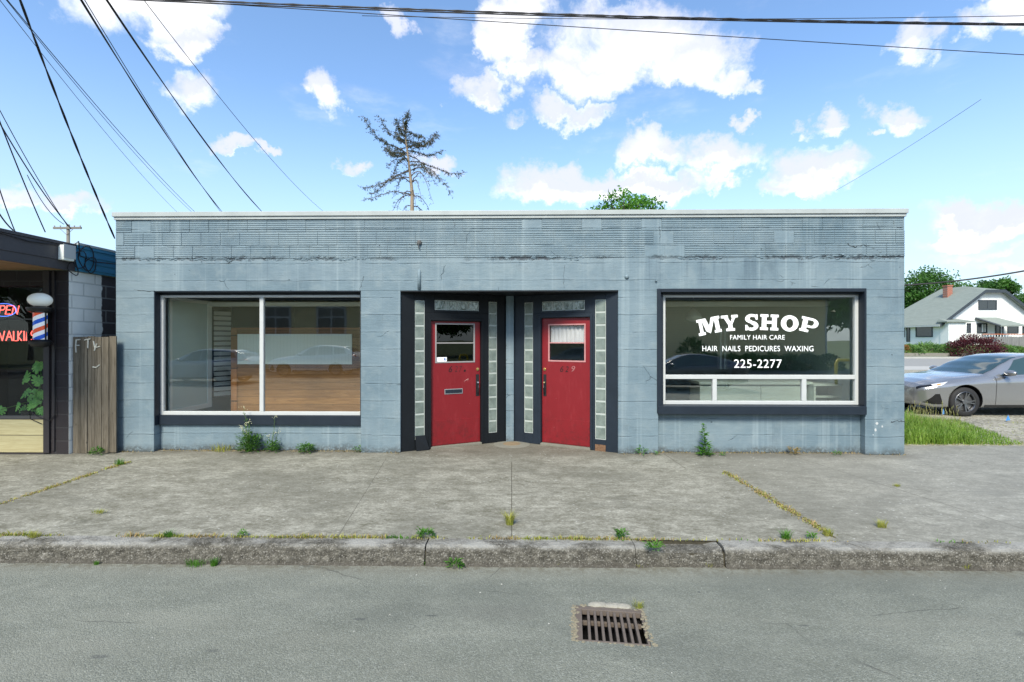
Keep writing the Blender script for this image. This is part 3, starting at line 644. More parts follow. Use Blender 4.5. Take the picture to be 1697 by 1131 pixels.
        mm.build('sticker', [M_letter, simple('sticker_blue', (.02, .10, .35), .5, .05, 3, 0), M_dark], door_o)
        # paint scratch
        mm = MB(); q = [WF.p(S_(771), WF.z_at(771, 633), o1 + .001), WF.p(S_(774), WF.z_at(774, 630.5), o1 + .001), WF.p(S_(777.5), WF.z_at(777, 628.5), o1 + .001), WF.p(S_(776.5), WF.z_at(776, 632.5), o1 + .001)]
        mm.tube(q, [.001, .003, .0045, .001], 5); mm.build('scratch', simple('bare_primer', (.55, .35, .33), .7, .1, 4, 0), door_o)
    else:
        digits('6', 926.5, 932, 607, 617, M_num); digits('2', 935, 940.5, 607.5, 617, M_num); digits('9', 945.5, 951.5, 607, 616.5, M_numg)
        # curtain behind upper light: pleated cloth
        mm = MB(); N = 60; vs = []; zt, zl = gz1 - .02, zm + .004
        for i in range(N + 1):
            u = g0 + .014 + (g1 - g0 - .028) * i / N; o = -.105 + .010 * math.sin(i * .9) + .006 * math.sin(i * 2.3 + 1)
            vs += [WF.p(u, zl + .006 * math.sin(i * .7), o), WF.p(u, zt + .004 * math.sin(i * 1.9), o * 1.0)]
        mm.add(vs, [(2 * i, 2 * i + 2, 2 * i + 3, 2 * i + 1) for i in range(N)]); mm.build('curtain', simple('white_curtain', (.5, .5, .51), .9, .05, 5, 0), door_o, smooth=True, recalc=False)
    # sill
    mm = MB(); WF.box(mm, d0 - .01, d1 + .01, -.02, .03, -.10, .012); mm.build('threshold', M_conc, shop, bevel=.006)
    return d0, d1
M_num = simple('number_dark', (.022, .005, .006), .5, .1, 5, 0); M_numf = simple('number_ghost', (.075, .008, .010), .6, .1, 5, 0); M_numg = simple('number_grey', (.30, .12, .12), .6, .3, 30, 0)
WFL = WallFrame(A, Bq); WFR = WallFrame(Cq, Dq)
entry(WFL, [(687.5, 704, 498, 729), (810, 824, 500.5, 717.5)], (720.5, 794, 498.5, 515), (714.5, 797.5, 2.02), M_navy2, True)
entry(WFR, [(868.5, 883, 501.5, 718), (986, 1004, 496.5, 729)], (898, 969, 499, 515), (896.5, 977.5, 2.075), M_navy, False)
b = MB(); b.box(Bq.x + .001, Cq.x - .001, 8.12, 8.30, -.05, ZS); b.build('entry_post', M_wall, shop, bevel=.004)
# soffit over the recess (triangle) and backing
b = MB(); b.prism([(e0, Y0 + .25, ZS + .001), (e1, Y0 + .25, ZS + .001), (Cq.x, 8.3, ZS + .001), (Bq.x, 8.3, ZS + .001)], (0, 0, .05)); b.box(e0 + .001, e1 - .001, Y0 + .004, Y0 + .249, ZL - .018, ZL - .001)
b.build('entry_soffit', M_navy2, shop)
# chipped wooden foot under right block strip
ss_ = WFR.s_at(986), WFR.s_at(1004); b = MB(); WFR.box(b, ss_[0] + .003, ss_[1] - .003, .0, .10, -.03, .004)
b.build('exposed_wood', simple('rotten_wood', (.16, .09, .05), .9, .5, 25, .8, bscale=40, bd=.02), shop)
# bent loose trim board at foot of left block strip
b = MB(); u0, u1 = WFL.s_at(688), WFL.s_at(711); b.hexa([WFL.p(u0 + .01, .0, .03), WFL.p(u1 - .01, .01, .05), WFL.p(u1 - .01, .01, .07), WFL.p(u0 + .01, .0, .05), WFL.p(u0, .23, .003), WFL.p(u1 - .07, .23, .003), WFL.p(u1 - .07, .23, .02), WFL.p(u0, .23, .02)])
b.build('loose_trim', M_navy2, shop)

# fittings and damage on the beam
q = W(695, 402, Y0); b = MB(); b.lathe([(.035, -.03), (.04, 0), (.02, .03)], (q.x, Y0 - .012, q.z), 10); b.tube([(q.x, Y0 - .01, q.z), (q.x, Y0 - .05, q.z - .02), (q.x, Y0 - .05, q.z - .08), (q.x, Y0 - .02, q.z - .10)], .007, 6); b.build('rusty_hook', simple('rusty_hook', (.10, .10, .10), .8, .5, 20, .4), shop)
b = MB(); x = W(695, 460, Y0).x; b.tube([(x, Y0, ZL + .02), (x, Y0 - .004, ZL + .28), (x, Y0 + .01, ZL + .33)], [.028, .026, .012], 10); b.build('conduit_stub', M_wall, shop, smooth=True)
for (px, py, r_) in [(1038.5, 459, .034), (1087, 466, .018), (1396, 423, .02)]:
    q = W(px, py, Y0); b = MB(); b.tube([(q.x, Y0 + .002, q.z), (q.x, Y0 - .02, q.z), (q.x, Y0 - .03, q.z)], [r_, r_ * .9, r_ * .4], 14); b.build('pipe_cap', M_wall, shop, smooth=True)
M_crack = simple('crack_dark', (.045, .058, .066), .9, .3, 20, 0)
def crack(pts, r_, seed, off=.0):
    rnd = random.Random(seed); b = MB(); P = [W(px, py, Y0) for px, py in pts]; Q = []
    for a, c in zip(P, P[1:]):
        for i in range(6): q = a.lerp(c, i / 6); Q.append((q.x + rnd.gauss(0, .006), Y0 - .0005 - off, q.z + rnd.gauss(0, .006)))
    Q.append(tuple(P[-1])); b.tube(Q, [r_ * rnd.uniform(.3, 1.3) for _ in Q], 5); b.build('crack', M_crack, shop)
for k, (pts, r_) in enumerate([([(1091, 368), (1094, 385), (1093, 400)], .004), ([(1404, 405), (1418, 410), (1430, 406), (1446, 411), (1462, 420)], .008), ([(1475, 700), (1488, 697), (1499, 699)], .007), ([(222, 481), (246, 483), (256, 482)], .004), ([(596, 480), (600, 468), (603, 458)], .004), ([(376, 436), (386, 432), (398, 428), (410, 427)], .006), ([(628, 404), (631, 418), (628, 426)], .006), ([(751, 366), (754, 374), (752, 378)], .006), ([(935, 440), (934, 462), (935, 478)], .003), ([(1480, 366), (1482, 375), (1494, 378)], .005), ([(195, 370), (205, 368), (222, 366)], .004)]): crack(pts, r_, k)
b = MB(); rnd = random.Random(77)
for (px, py, s_) in [(1453, 702, .022), (1451, 713, .024), (1462, 707, .016), (1447, 721, .01)]:
    q = W(px, py, Y0); P = [(q.x + s_ * math.cos(i * 1.047) * rnd.uniform(.6, 1.2), Y0 - .0015, q.z + s_ * math.sin(i * 1.047) * rnd.uniform(.6, 1.2)) for i in range(6)]; b.prism(P, (0, .002, 0))
b.build('bare_chips', simple('bare_plaster', (.42, .44, .44), .8, .3, 30, .3), shop)

# display windows
def display_window(side):
    L = side == 'L'
    Yw = Y0 + .15
    pxa, pxb = (267.5, 598.5) if L else (1096.5, 1420.5); pya, pyb = (489.5, 688) if L else (489, 670.5)
    xa, xb = PX(pxa, Yw), PX(pxb, Yw)
    if L: xa = wl0 + .005; xb = wl1 - .002
    zt = ZY(pya, (pxa + pxb) / 2, Yw); zb = ZY(pyb, (pxa + pxb) / 2, Yw)
    fr = MB(); t = .050; y0, y1 = Yw - .03, Yw + .03
    fr.box(xa, xa + t, y0, y1, zb, zt); fr.box(xb - t, xb, y0, y1, zb, zt); fr.box(xa + t, xb - t, y0 + .001, y1, zt - t * .75, zt); fr.box(xa + t, xb - t, y0 + .001, y1, zb, zb + t * 1.1)
    lites = []
    if L:
        m0, m1 = PX(431.5, Yw), PX(438, Yw); fr.box(m0, m1, y0 + .002, y1, zb + t * 1.1, zt - t * .75)
        lites = [(xa + t, m0, zb + t, zt - t * .7), (m1, xb - t, zb + t, zt - t * .7)]
    else:
        zm0, zm1 = ZY(628.5, 1250, Yw), ZY(621.5, 1250, Yw); fr.box(xa + t, xb - t, y0 + .002, y1, zm0, zm1)
        lites = [(xa + t, xb - t, zm1, zt - t * .7)]; last = xa + t
        for (q0, q1) in [(1180, 1187), (1327.5, 1335)]:
            c0, c1 = PX(q0, Yw), PX(q1, Yw); fr.box(c0, c1, y0 + .003, y1, zb + t * 1.1, zm0); lites.append((last, c0, zb + t, zm0)); last = c1
        lites.append((last, xb - t, zb + t, zm0))
    win = fr.build('window', M_white, shop, bevel=.004, seg=1)
    win['label'] = 'wide two-pane display window' if L else 'display window with white shop lettering'
    for q in lites:
        gb = MB(); gb.box(q[0] - .004, q[1] + .004, Yw + .0, Yw + .006, q[2] - .004, q[3] + .004); gb.build('pane', M_glassL if L else M_glass, win)
    # dark surround
    sr = MB(); z0s = zsl if L else zsr; xo0, xo1 = (wl0, wl1) if L else (wr0, wr1)
    if L:
        sr.box(xo0 + .001, xo0 + .012, Y0 + .004, Yw - .03, z0s + .0, ZL - .001)                     # jamb skins
        sr.box(xo1 - .012, xo1 - .001, Y0 + .004, Yw - .03, z0s, ZL - .001)
        sr.box(xo0 + .012, xo1 - .012, Y0 + .005, Yw - .03, ZL - .015, ZL - .001); sr.box(xo0 + .012, xo1 - .012, Yw - .028, Yw + .03, zt, ZL - .001)
        so_ = sr.build('window_surround', M_navy, shop, bevel=.003, seg=1)
        s2 = MB(); s2.box(xo0 + .013, xo1 - .013, Y0 + .085, Yw + .05, z0s, zb - .002); s2.build('window_sill', M_navy, shop, bevel=.003, seg=1)
    else:
        o = .022
        sr.box(xo0 - o, xo0 + .035, Y0 - .018, Yw - .03, z0s + .02, ZL + o); sr.box(xo1 - .018, xo1 + o * .4, Y0 - .018, Yw + .02, z0s + .02, ZL + o)
        sr.box(xo0 + .035, xo1 - .018, Y0 - .017, Yw + .02, ZL - .03, ZL + o); sr.box(xo0 + .035, xo1 - .018, Y0 + .06, Yw + .02, zt + .001, ZL - .03)
        if xa > xo0 + .04: sr.box(xo0 + .035, xa - .001, Y0 + .06, Yw + .03, z0s + .02, ZL - .031)
        sr.build('window_surround', M_navy, shop, bevel=.004, seg=1)
        s2 = MB(); s2.box(xo0 - .012, xo1 + .004, Y0 - .03, Yw - .031, z0s, zb - .006); s2.box(xo0 + .036, xo1 - .02, Yw - .031, Yw + .04, z0s + .02, zb - .001)
        s2.build('window_sill', M_navy, shop, bevel=.004, seg=1)
    return win, Yw, lites
winL, YwL, liL = display_window('L'); winR, YwR, liR = display_window('R')

# ---- lettering on the right display window
YT = YwR - .003
lm = MB()
def zpt(zx, zy): px, py = 1120 + zx / 5.657, 490 + zy / 5.657; q = W(px, py, YT); return (q.x, q.z)
kk = [0]
def slab(polys, cx, cy, wz, hz, rot):
    for poly in polys:
        kk[0] += 1; y = YT - .0004 * (kk[0] % 9); c, s_ = math.cos(R(rot)), math.sin(R(rot)); P = []
        for (u, v) in poly:
            X_, Y_ = (u - .5) * wz, (v - .5) * hz; zx, zy = cx + X_ * c - Y_ * s_, cy - (X_ * s_ + Y_ * c)
            q = zpt(zx, zy); P.append((q[0], y, q[1]))
        lm.prism(P, (0, .0003, 0))
def rect(a, c, e, f): return [(a, c), (e, c), (e, f), (a, f)]
def ringpolys(cx, cy, rx, ry, ix, iy, a0, a1, n=24):
    out = []
    for i in range(n):
        t0, t1 = a0 + (a1 - a0) * i / n, a0 + (a1 - a0) * (i + 1) / n
        out.append([(cx + rx * math.cos(t0), cy + ry * math.sin(t0)), (cx + rx * math.cos(t1), cy + ry * math.sin(t1)), (cx + ix * math.cos(t1), cy + iy * math.sin(t1)), (cx + ix * math.cos(t0), cy + iy * math.sin(t0))])
    return out
sv = .17
Mp = [rect(.0, 0, .30, sv), rect(.70, 0, 1.0, sv), rect(.0, 1 - sv, .34, 1), rect(.66, 1 - sv, 1.0, 1), rect(.08, 0, .22, 1), rect(.76, 0, .94, 1), [(.20, 1), (.40, 1), (.56, .22), (.44, .10), (.34, .20)], [(.80, 1), (.64, 1), (.42, .18), (.50, .02), (.54, .10)]]
Yp = [rect(.26, 0, .80, sv), rect(-.02, 1 - sv, .42, 1), rect(.62, 1 - sv, 1.02, 1), rect(.40, 0, .66, .5), [(.08, .95), (.36, .95), (.62, .42), (.42, .36)], [(.72, .95), (.92, .95), (.64, .38), (.50, .46)]]
Hp = [rect(0, 0, .44, sv), rect(.56, 0, 1, sv), rect(0, 1 - sv, .44, 1), rect(.56, 1 - sv, 1, 1), rect(.09, 0, .35, 1), rect(.65, 0, .91, 1), rect(.3, .41, .7, .59)]
Op = ringpolys(.5, .5, .5, .52, .20, .30, 0, 2 * math.pi, 40)
Pp = [rect(0, 0, .52, sv), rect(0, 1 - sv, .5, 1), rect(.10, 0, .38, 1), rect(.3, .84, .62, 1), rect(.3, .33, .62, .48)] + ringpolys(.62, .665, .38, .335, .12, .18, -math.pi / 2, math.pi / 2, 20)
Sp = ringpolys(.50, .73, .50, .29, .16, .12, R(50), R(262), 24) + ringpolys(.50, .28, .50, .30, .16, .12, R(-130), R(84), 24) + [[(.30, .68), (.52, .62), (.78, .34), (.60, .32), (.36, .46)][::1]] + [rect(.80, .66, .95, 1.0), rect(.02, .0, .18, .34), [(.70, .92), (.95, .86), (.92, .66), (.72, .80)], [(.05, .34), (.05, .12), (.30, .06), (.30, .2)]]
slab(Mp, 311, 285, 218, 152, 11.5); slab(Yp, 505, 259, 152, 148, 4); slab(Sp, 711, 252, 124, 150, 0); slab(Hp, 876, 252, 172, 148, -2); slab(Op, 1067, 262, 166, 146, -4); slab(Pp, 1250, 278, 166, 138, -13)
for (t_, a0, a1, q0, q1, wd) in [('FAMILY HAIR CARE', 1210, 1300.5, 555.5, 563.2, 1), ('HAIR  NAILS  PEDICURES  WAXING', 1164, 1348, 573.5, 582.5, 1), ('225-2277', 1216.5, 1295.5, 596, 610, 1)]:
    vs, fs = text_mesh(t_, PX(a0, YT), PX(a1, YT), ZY(q1, 1250, YT), ZY(q0, 1250, YT), YT - .001, .0008, spacing=1.06)
    lm2 = MB(); lm2.add(vs, fs); lm2.build('window_lettering', M_letter, winR)
lm.build('shop_name_lettering', M_letter, winR)

# ------------------------------------------------------------------ shop interiors
b = MB()
b.box(-.12, .02, 8.35, YB - .2, .045, 2.78)                          # party wall
b.box(XL + .25, XL + .28, Y0 + .26, YB, .045, 2.78)
b.box(XR - .28, XR - .25, Y0 + .26, YB, .045, 2.78)
# back wall, left room solid; right room with door and window openings
YR = 12.6
b.box(XL + .28, -.12, YR, YR + .12, .045, 2.78)
da, db = PX(1292, YR), PX(1322, YR); wa, wb = PX(1189, YR), PX(1206, YR)
z1 = 2.05; zw0 = ZY(612, 1200, YR)
b.box(.02, wa, YR, YR + .12, .045, 2.78); b.box(wb, da, YR, YR + .12, .045, 2.78); b.box(db, XR - .28, YR, YR + .12, .045, 2.78)
b.box(wa, wb, YR, YR + .12, z1, 2.78); b.box(wa, wb, YR, YR + .12, .045, zw0); b.box(da, db, YR, YR + .12, z1, 2.78)
b.build('interior_wall', M_int, shop)
for (x0, x1) in [(wa, wb), (da, db)]:
    b = MB()
    for xx in (x0, x1 - .05, (x0 + x1) / 2 - .02): b.box(xx, xx + .05, YR - .02, YR + .1, (zw0 if x0 == wa else .05), z1)
    b.build('back_window_frame', M_intw, shop)
b = MB(); zz = ZY(503, 500, 8.6); b.box(XL + .3, -.15, 8.6, 8.75, zz - .05, zz + .02); zz = ZY(503, 1250, 8.6); b.box(.4, XR - .3, 8.6, 8.75, zz - .05, zz + .03)
b.build('ceiling_duct', M_intw, shop)
# left room: leaning framed panel, slatwall, pine wall with pale board
def slab3(b, p0, p1, z0, z1, th):                                   # upright slab between two floor points
    d = (p1 - p0).normalized(); n = Vector((-d.y, d.x, 0)) * th
    P = [p0, p1, p1 + n, p0 + n]; b.hexa([(p.x, p.y, z0) for p in P] + [(p.x, p.y, z1) for p in P])
p0 = Vector((PX(281, 7.75), 7.75, 0)); p1 = Vector((PX(350, 8.7), 8.7, 0))
dpan = thing('door_panel', 'tall grey-green panel with pale border leaning inside the left display window', 'panel', (p0.x, p0.y, .045))
b = MB(); slab3(b, p0, p1, ZY(679, 281, 7.75) * 0 + .56, 2.40, .03); b.build('panel_sheet', simple('teal_panel', (.50, .64, .62), .5, .1, 2, .03), dpan)
dd = (p1 - p0).normalized(); nn_ = Vector((dd.y, -dd.x, 0)) * .012
b = MB()
for (u0, u1, z0, z1) in [(0, .045, .56, 2.40), ((p1 - p0).length - .10, (p1 - p0).length, .56, 2.40)]: slab3(b, p0 + dd * u0 + nn_, p0 + dd * u1 + nn_, z0, z1, -.012 + .012 + .011)
slab3(b, p0 + nn_ * 1.1, p1 + nn_ * 1.1, .50, .58, .012); slab3(b, p0 + nn_ * 1.1, p1 + nn_ * 1.1, 2.36, 2.42, .012)
b.build('panel_border', M_intw, dpan)
YS = 8.85
sw = thing('slatwall', 'black horizontal slat display panel on the wall inside the left window', 'display panel', (PX(368, YS), YS, 1.0))
b = MB(); q0 = Vector((PX(352, YS), YS, 0)); q1 = Vector((PX(384, YS + .25), YS + .25, 0)); slab3(b, q0, q1, ZY(659, 353, YS), ZY(508, 353, YS), .02); b.build('backing', M_dark, sw)
b = MB(); z = ZY(657, 353, YS); zt_ = ZY(510, 353, YS)
d_ = (q1 - q0).normalized(); nn2 = Vector((d_.y, -d_.x, 0)) * .02
while z < zt_ - .06:
    slab3(b, q0 + d_ * .02 + nn2, q1 - d_ * .02 + nn2, z, z + .072, .012); z += .094
b.build('slats', simple('grey_slats', (.60, .62, .56), .6, .1, 3, 0), sw)
YP = 8.75
pw = thing('plank_counter_wall', 'knotty pine plank half wall behind the left display window', 'partition', (PX(500, YP), YP, .045))
b = MB(); b.box(PX(386, YP), PX(640, YP), YP, YP + .1, .045, ZY(546, 500, YP)); b.build('planks', M_pine, pw)
b = MB(); b.box(PX(386, YP) - .02, PX(640, YP), YP - .015, YP + .12, ZY(546, 500, YP), ZY(546, 500, YP) + .03); b.box(PX(386, YP) - .03, PX(393, YP), YP - .014, YP + .1, .045, ZY(546, 500, YP)); b.build('trim', mat_wood('pine_trim', (.42, .20, .08), (.30, .13, .045), .6), pw)
m_, g = newmat('ribbed_white_board'); p = g.pos(); x, y, z = g.sep(p)
rb_ = g.ss(g.m('ABSOLUTE', g.m('SUBTRACT', g.m('FRACT', g.m('MULTIPLY', x, 16.0)), .5)), .42, .5)
fin(g, g.mix(g.m('MULTIPLY', rb_, .35), (.82, .88, .78), (.5, .6, .5)), .6, g.bump(rb_, .4, .004)); M_board = m_
b = MB(); yb = YP - .02; b.box(PX(393.5, yb), PX(583, yb), yb, yb + .018, ZY(604, 490, yb), ZY(554, 490, yb))
tag(b.build('notice_board', M_board, loc=(PX(490, yb), yb, ZY(604, 490, yb))), 'long pale ribbed board fixed across the pine planks', 'board')
# right room: counter, shelf unit, lamp, column
YC = 8.45
M_cab = simple('cabinet_white', (.42, .50, .46), .6, .05, 2, .02)
ct = thing('white_cabinet', 'long white low cabinet behind the lettered window', 'cabinet', (PX(1255, YC), YC, .045))
b = MB(); b.box(PX(1160, YC), PX(1338, YC), YC + .02, YC + .5, .045, ZY(638, 1250, YC)); b.build('carcass', M_cab, ct)
b = MB(); b.box(PX(1160, YC), PX(1261, YC) - .004, YC, YC + .02, .1, ZY(639.5, 1250, YC)); b.build('cabinet_door', M_cab, ct)
b = MB(); b.box(PX(1261, YC) + .004, PX(1336, YC), YC, YC + .02, .1, ZY(639.5, 1250, YC)); b.build('cabinet_door', M_cab, ct)
b = MB(); b.box(PX(1158, YC), PX(1345, YC), YC - .03, YC + .53, ZY(637.5, 1250, YC), ZY(633, 1250, YC)); b.build('countertop', M_cab, ct)
YU = 8.3
sh = thing('open_shelf', 'low white open shelf unit beside the cabinet in the lettered window', 'shelf', (PX(1372, YU), YU, .045))
b = MB(); xa, xb = PX(1349, YU), PX(1398, YU); zt_ = ZY(640, 1372, YU)
b.box(xa, xa + .03, YU, YU + .4, .045, zt_); b.box(xb - .03, xb, YU, YU + .4, .045, zt_); b.box(xa + .03, xb - .03, YU + .37, YU + .4, .045, zt_ - .03); b.build('side_panels', M_cab, sh)
b = MB()
for zz in (.35, .52, zt_ - .03 - .17): b.box(xa + .03, xb - .03, YU + .01, YU + .37, zz, zz + .02)
b.box(xa - .01, xb + .01, YU - .01, YU + .41, zt_, zt_ + .025); b.build('shelf_boards', M_cab, sh)
b = MB(); YJ = 8.3; b.box(PX(1397, YJ), PX(1411, YJ), YJ, YJ + .15, .045, 2.78); b.build('interior_column', M_intw, shop)
YLm = 9.3; q = W(1149, 526, YLm)
lp = thing('ceiling_lamp', 'small white bowl ceiling lamp hanging inside the lettered window', 'lamp', (q.x, YLm, 2.78))
b = MB(); b.tube([(q.x, YLm, 2.78), (q.x, YLm, q.z + .16)], .012, 8); b.build('stem', M_alu, lp)
b = MB(); b.lathe([(.02, .17), (.05, .14), (.13, .06), (.155, .0), (.12, -.05), (.05, -.08), (.01, -.085)], (q.x, YLm, q.z), 20); b.build('lamp_shade', M_intw, lp, smooth=True)

# centre threshold disc
q = G(848, 738); b = MB(); b.lathe([(.30, .001), (.26, .006), (.2, .011), (.16, .012)], (q.x, q.y + .06, 0), 28); o = b.build('round_cover', M_conc, loc=(q.x, q.y + .06, 0)); tag(o, 'round worn concrete cap set in the ground at the foot of the post between doors', 'cover')
b = MB(); b.lathe([(.15, .010), (.14, .015), (.05, .016)], (q.x, q.y + .06, 0), 24); c_ = b.build('rust_plate', simple('rusty_plate', (.20, .15, .09), .85, .4, 12, .4), o)
c_.location = -Vector(o.location) + Vector((0, 0, 0)); ORG[c_.name] = (0, 0, 0)
for v in c_.data.vertices: v.co += Vector(o.location)

# ------------------------------------------------------------------ storm drain
drain = thing('storm_drain', 'rusty cast iron storm drain grate with slanted bars set in the road', 'storm drain', (DC.x, DC.y, -.2))
M_iron = simple('rusted_iron', (.115, .095, .08), .7, .35, 18, .5, spec=.3)
def drbox(b, u0, u1, v0, v1, z0, z1, sk=0): b.hexa([dr(u0, v0, z0), dr(u1, v0, z0), dr(u1, v1, z0), dr(u0, v1, z0), dr(u0, v0, z1), dr(u1, v0, z1), dr(u1, v1, z1), dr(u0, v1, z1)])
b = MB(); zt = -.198
drbox(b, -HW + .002, HW - .002, HD - .045, HD - .002, zt - .04, zt); drbox(b, -HW + .002, HW - .002, -HD + .002, -HD + .016, zt - .04, zt)
drbox(b, -HW + .002, -HW + .045, -HD + .016, HD - .045, zt - .04, zt - .001); drbox(b, HW - .018, HW - .002, -HD + .016, HD - .045, zt - .04, zt - .001)
b.build('grate_frame', M_iron, drain, bevel=.004)
nb = 9; ua, ub = -HW + .045, HW - .018; pitch = (ub - ua) / (nb + .0)
for i in range(1, nb):
    b = MB(); u = ua + pitch * i; drbox(b, u - .0095, u + .0095, -HD + .0165, HD - .0455, zt - .045, zt - .004)
    b.build('grate_bar', M_iron, drain, bevel=.006, seg=2)
b = MB(); drbox(b, ua, ub, HD - .115, HD - .095, zt - .075, zt - .048); b.build('cross_bar', M_iron, drain, bevel=.003)
b = MB()
for (u0, u1, v0, v1) in [(-HW - .03, -HW, -HD, HD), (HW, HW + .03, -HD, HD), (-HW - .03, HW + .03, HD, HD + .03), (-HW - .03, HW + .03, -HD - .03, -HD)]: drbox(b, u0, u1, v0, v1, -1.0, -.206)
drbox(b, -HW - .03, HW + .03, -HD - .03, HD + .03, -1.05, -1.0)
b.build('catch_basin', M_dark, drain)
def blob(b, c, rx, ry, rz, n=10, m_=5, seed=0, jit=.25):
    vs = []
    for j in range(m_ + 1):
        ph = math.pi / 2 * j / m_
        for i in range(n):
            a = i * 2 * math.pi / n; k = 1 + jit * mnoise.noise((math.cos(a) * 2 + seed, math.sin(a) * 2, ph * 2 + seed))
            vs.append((c[0] + rx * k * math.cos(ph) * math.cos(a), c[1] + ry * k * math.cos(ph) * math.sin(a), c[2] + rz * k * math.sin(ph)))
    b.add(vs, [(j * n + i, j * n + (i + 1) % n, (j + 1) * n + (i + 1) % n, (j + 1) * n + i) for j in range(m_) for i in range(n)])
b = MB(); q = dr(-.01, HD + .035, -.2)
for k_, (du, sx_) in enumerate([(-.07, .075), (.03, .07), (.11, .06)]): q = dr(du, HD + .028, -.2); blob(b, q, sx_, .035, .016, 16, 5, k_)
o = b.build('concrete_patch', simple('pale_mortar', (.27, .26, .22), .9, .3, 30, .8, bscale=80, bd=.01), loc=dr(0, HD + .03, -.2), smooth=True); tag(o, 'lumpy pale mortar patch along the back edge of the drain grate', 'mortar patch')
b = MB(); rnd = random.Random(2)
for k in range(190):
    side = rnd.random()
    if side < .5: u, v = -HW + rnd.gauss(-.006, .012), rnd.uniform(-HD, HD)
    elif side < .8: u, v = HW + rnd.gauss(0, .014), rnd.uniform(-HD, HD)
    else: u, v = rnd.uniform(-HW, HW), HD + rnd.gauss(.0, .010) if rnd.random() < .6 else -HD - abs(rnd.gauss(0, .006))
    s_ = rnd.uniform(.004, .011); blob(b, dr(u, v, -.2), s_ * 1.4, s_ * 1.2, s_ * .6, 5, 2, k, .5)
tag(b.build('drain_grit', simple('tan_grit', (.19, .17, .12), .95, .4, 40, .3), loc=(DC.x, DC.y, -.2)), 'tan grit and dried moss caught round the drain grate', 'grit', kind='stuff')

# ------------------------------------------------------------------ foliage helpers
L_fresh = mat_leaf('leaf_fresh', (.035, .12, .015), (.09, .24, .025), (.17, .33, .05), 5)
L_weed = mat_leaf('leaf_weed', (.025, .085, .014), (.075, .19, .03), (.14, .27, .05), 9)
L_grass = mat_leaf('leaf_grass', (.09, .19, .02), (.20, .33, .045), (.36, .38, .14), 4)
L_moss = mat_leaf('leaf_moss', (.22, .27, .04), (.36, .36, .09), (.45, .34, .16), 6)
L_dry = mat_leaf('leaf_dry', (.30, .21, .09), (.42, .31, .15), (.20, .22, .06), 9)
L_conif = mat_leaf('leaf_conifer', (.022, .038, .016), (.045, .06, .024), (.075, .06, .03), 1.2, .15)
L_maple = mat_leaf('leaf_maple_red', (.045, .010, .016), (.085, .018, .026), (.13, .03, .035), 1.0, .2)
L_jun = mat_leaf('leaf_juniper', (.05, .13, .035), (.13, .26, .06), (.24, .30, .08), .8, .2)
L_tree = mat_leaf('leaf_broad', (.025, .085, .015), (.06, .16, .025), (.11, .24, .045), .6, .3)
L_tree2 = mat_leaf('leaf_bright', (.045, .15, .012), (.10, .26, .025), (.17, .36, .05), .9, .35)
L_mon = mat_leaf('leaf_monstera', (.12, .36, .08), (.22, .52, .11), (.34, .65, .18), 4, .3)
M_bark = simple('bark', (.12, .095, .07), .9, .35, 8, .6, bscale=30, bd=.02)
M_bark2 = simple('grey_brown_bark', (.27, .215, .155), .9, .3, 5, .6, bscale=20, bd=.03)
def rv(rnd): 
    while True:
        v = Vector((rnd.uniform(-1, 1), rnd.uniform(-1, 1), rnd.uniform(-1, 1)))
        if .05 < v.length < 1: return v.normalized()
def leaf(b, p, d, up, L, w, fold=.15):
    d = d.normalized(); s_ = d.cross(up)
    if s_.length < .05: s_ = d.cross(Vector((1, .3, .2)))
    s_.normalize(); n = s_.cross(d)
    b.add([p, p + d * L * .45 + s_ * w / 2 + n * fold * w, p + d * L - n * L * .12, p + d * L * .45 - s_ * w / 2 + n * fold * w], [(0, 1, 2), (0, 2, 3)])
def blade(b, p, h, w, lean, az, rnd):
    d = Vector((math.cos(az), math.sin(az), 0)); s_ = Vector((-d.y, d.x, 0)) * w / 2; p = Vector(p)
    q1 = p + Vector((0, 0, h * .55)) + d * lean * .3 * h; q2 = p + Vector((0, 0, h * .9)) + d * lean * h
    b.add([p - s_, p + s_, q1 + s_ * .8, q1 - s_ * .8, q2], [(0, 1, 2, 3), (3, 2, 4)])

def weed_tuft(px, py, wpx, hpx, mat, label, cat='weed', z=0.0, n=60, kind='grass', seed=0, group=None, name='weed', at=None):
    rnd = random.Random(seed + int(px * 7 + py)); q = at if at is not None else G(px, py, z); k = q.y / FP; w_, h_ = wpx * k, hpx * k
    b = MB()
    for i in range(n):
        a = rnd.uniform(0, 2 * math.pi); r_ = rnd.random() ** .7 * w_ * .28
        p = Vector((q.x + r_ * math.cos(a), q.y + r_ * math.sin(a) * .6, q.z))
        if kind == 'grass': blade(b, p, h_ * rnd.uniform(.5, 1.1), max(.003, h_ * .05), rnd.uniform(.1, .8), a + rnd.gauss(0, .5), rnd)
        else:
            d = Vector((math.cos(a), math.sin(a), rnd.uniform(.15, 1.3))).normalized(); L_ = h_ * rnd.uniform(.3, .9)
            ll = min(L_ * .6, .055); leaf(b, p + d * L_ * .45 * rnd.random() + Vector((0, 0, rnd.random() * h_ * .55)), d + rv(rnd) * .5, Vector((0, 0, 1)), ll, ll * .38)
    o = b.build(name, mat, loc=tuple(q), recalc=False); tag(o, label, cat, group); return o
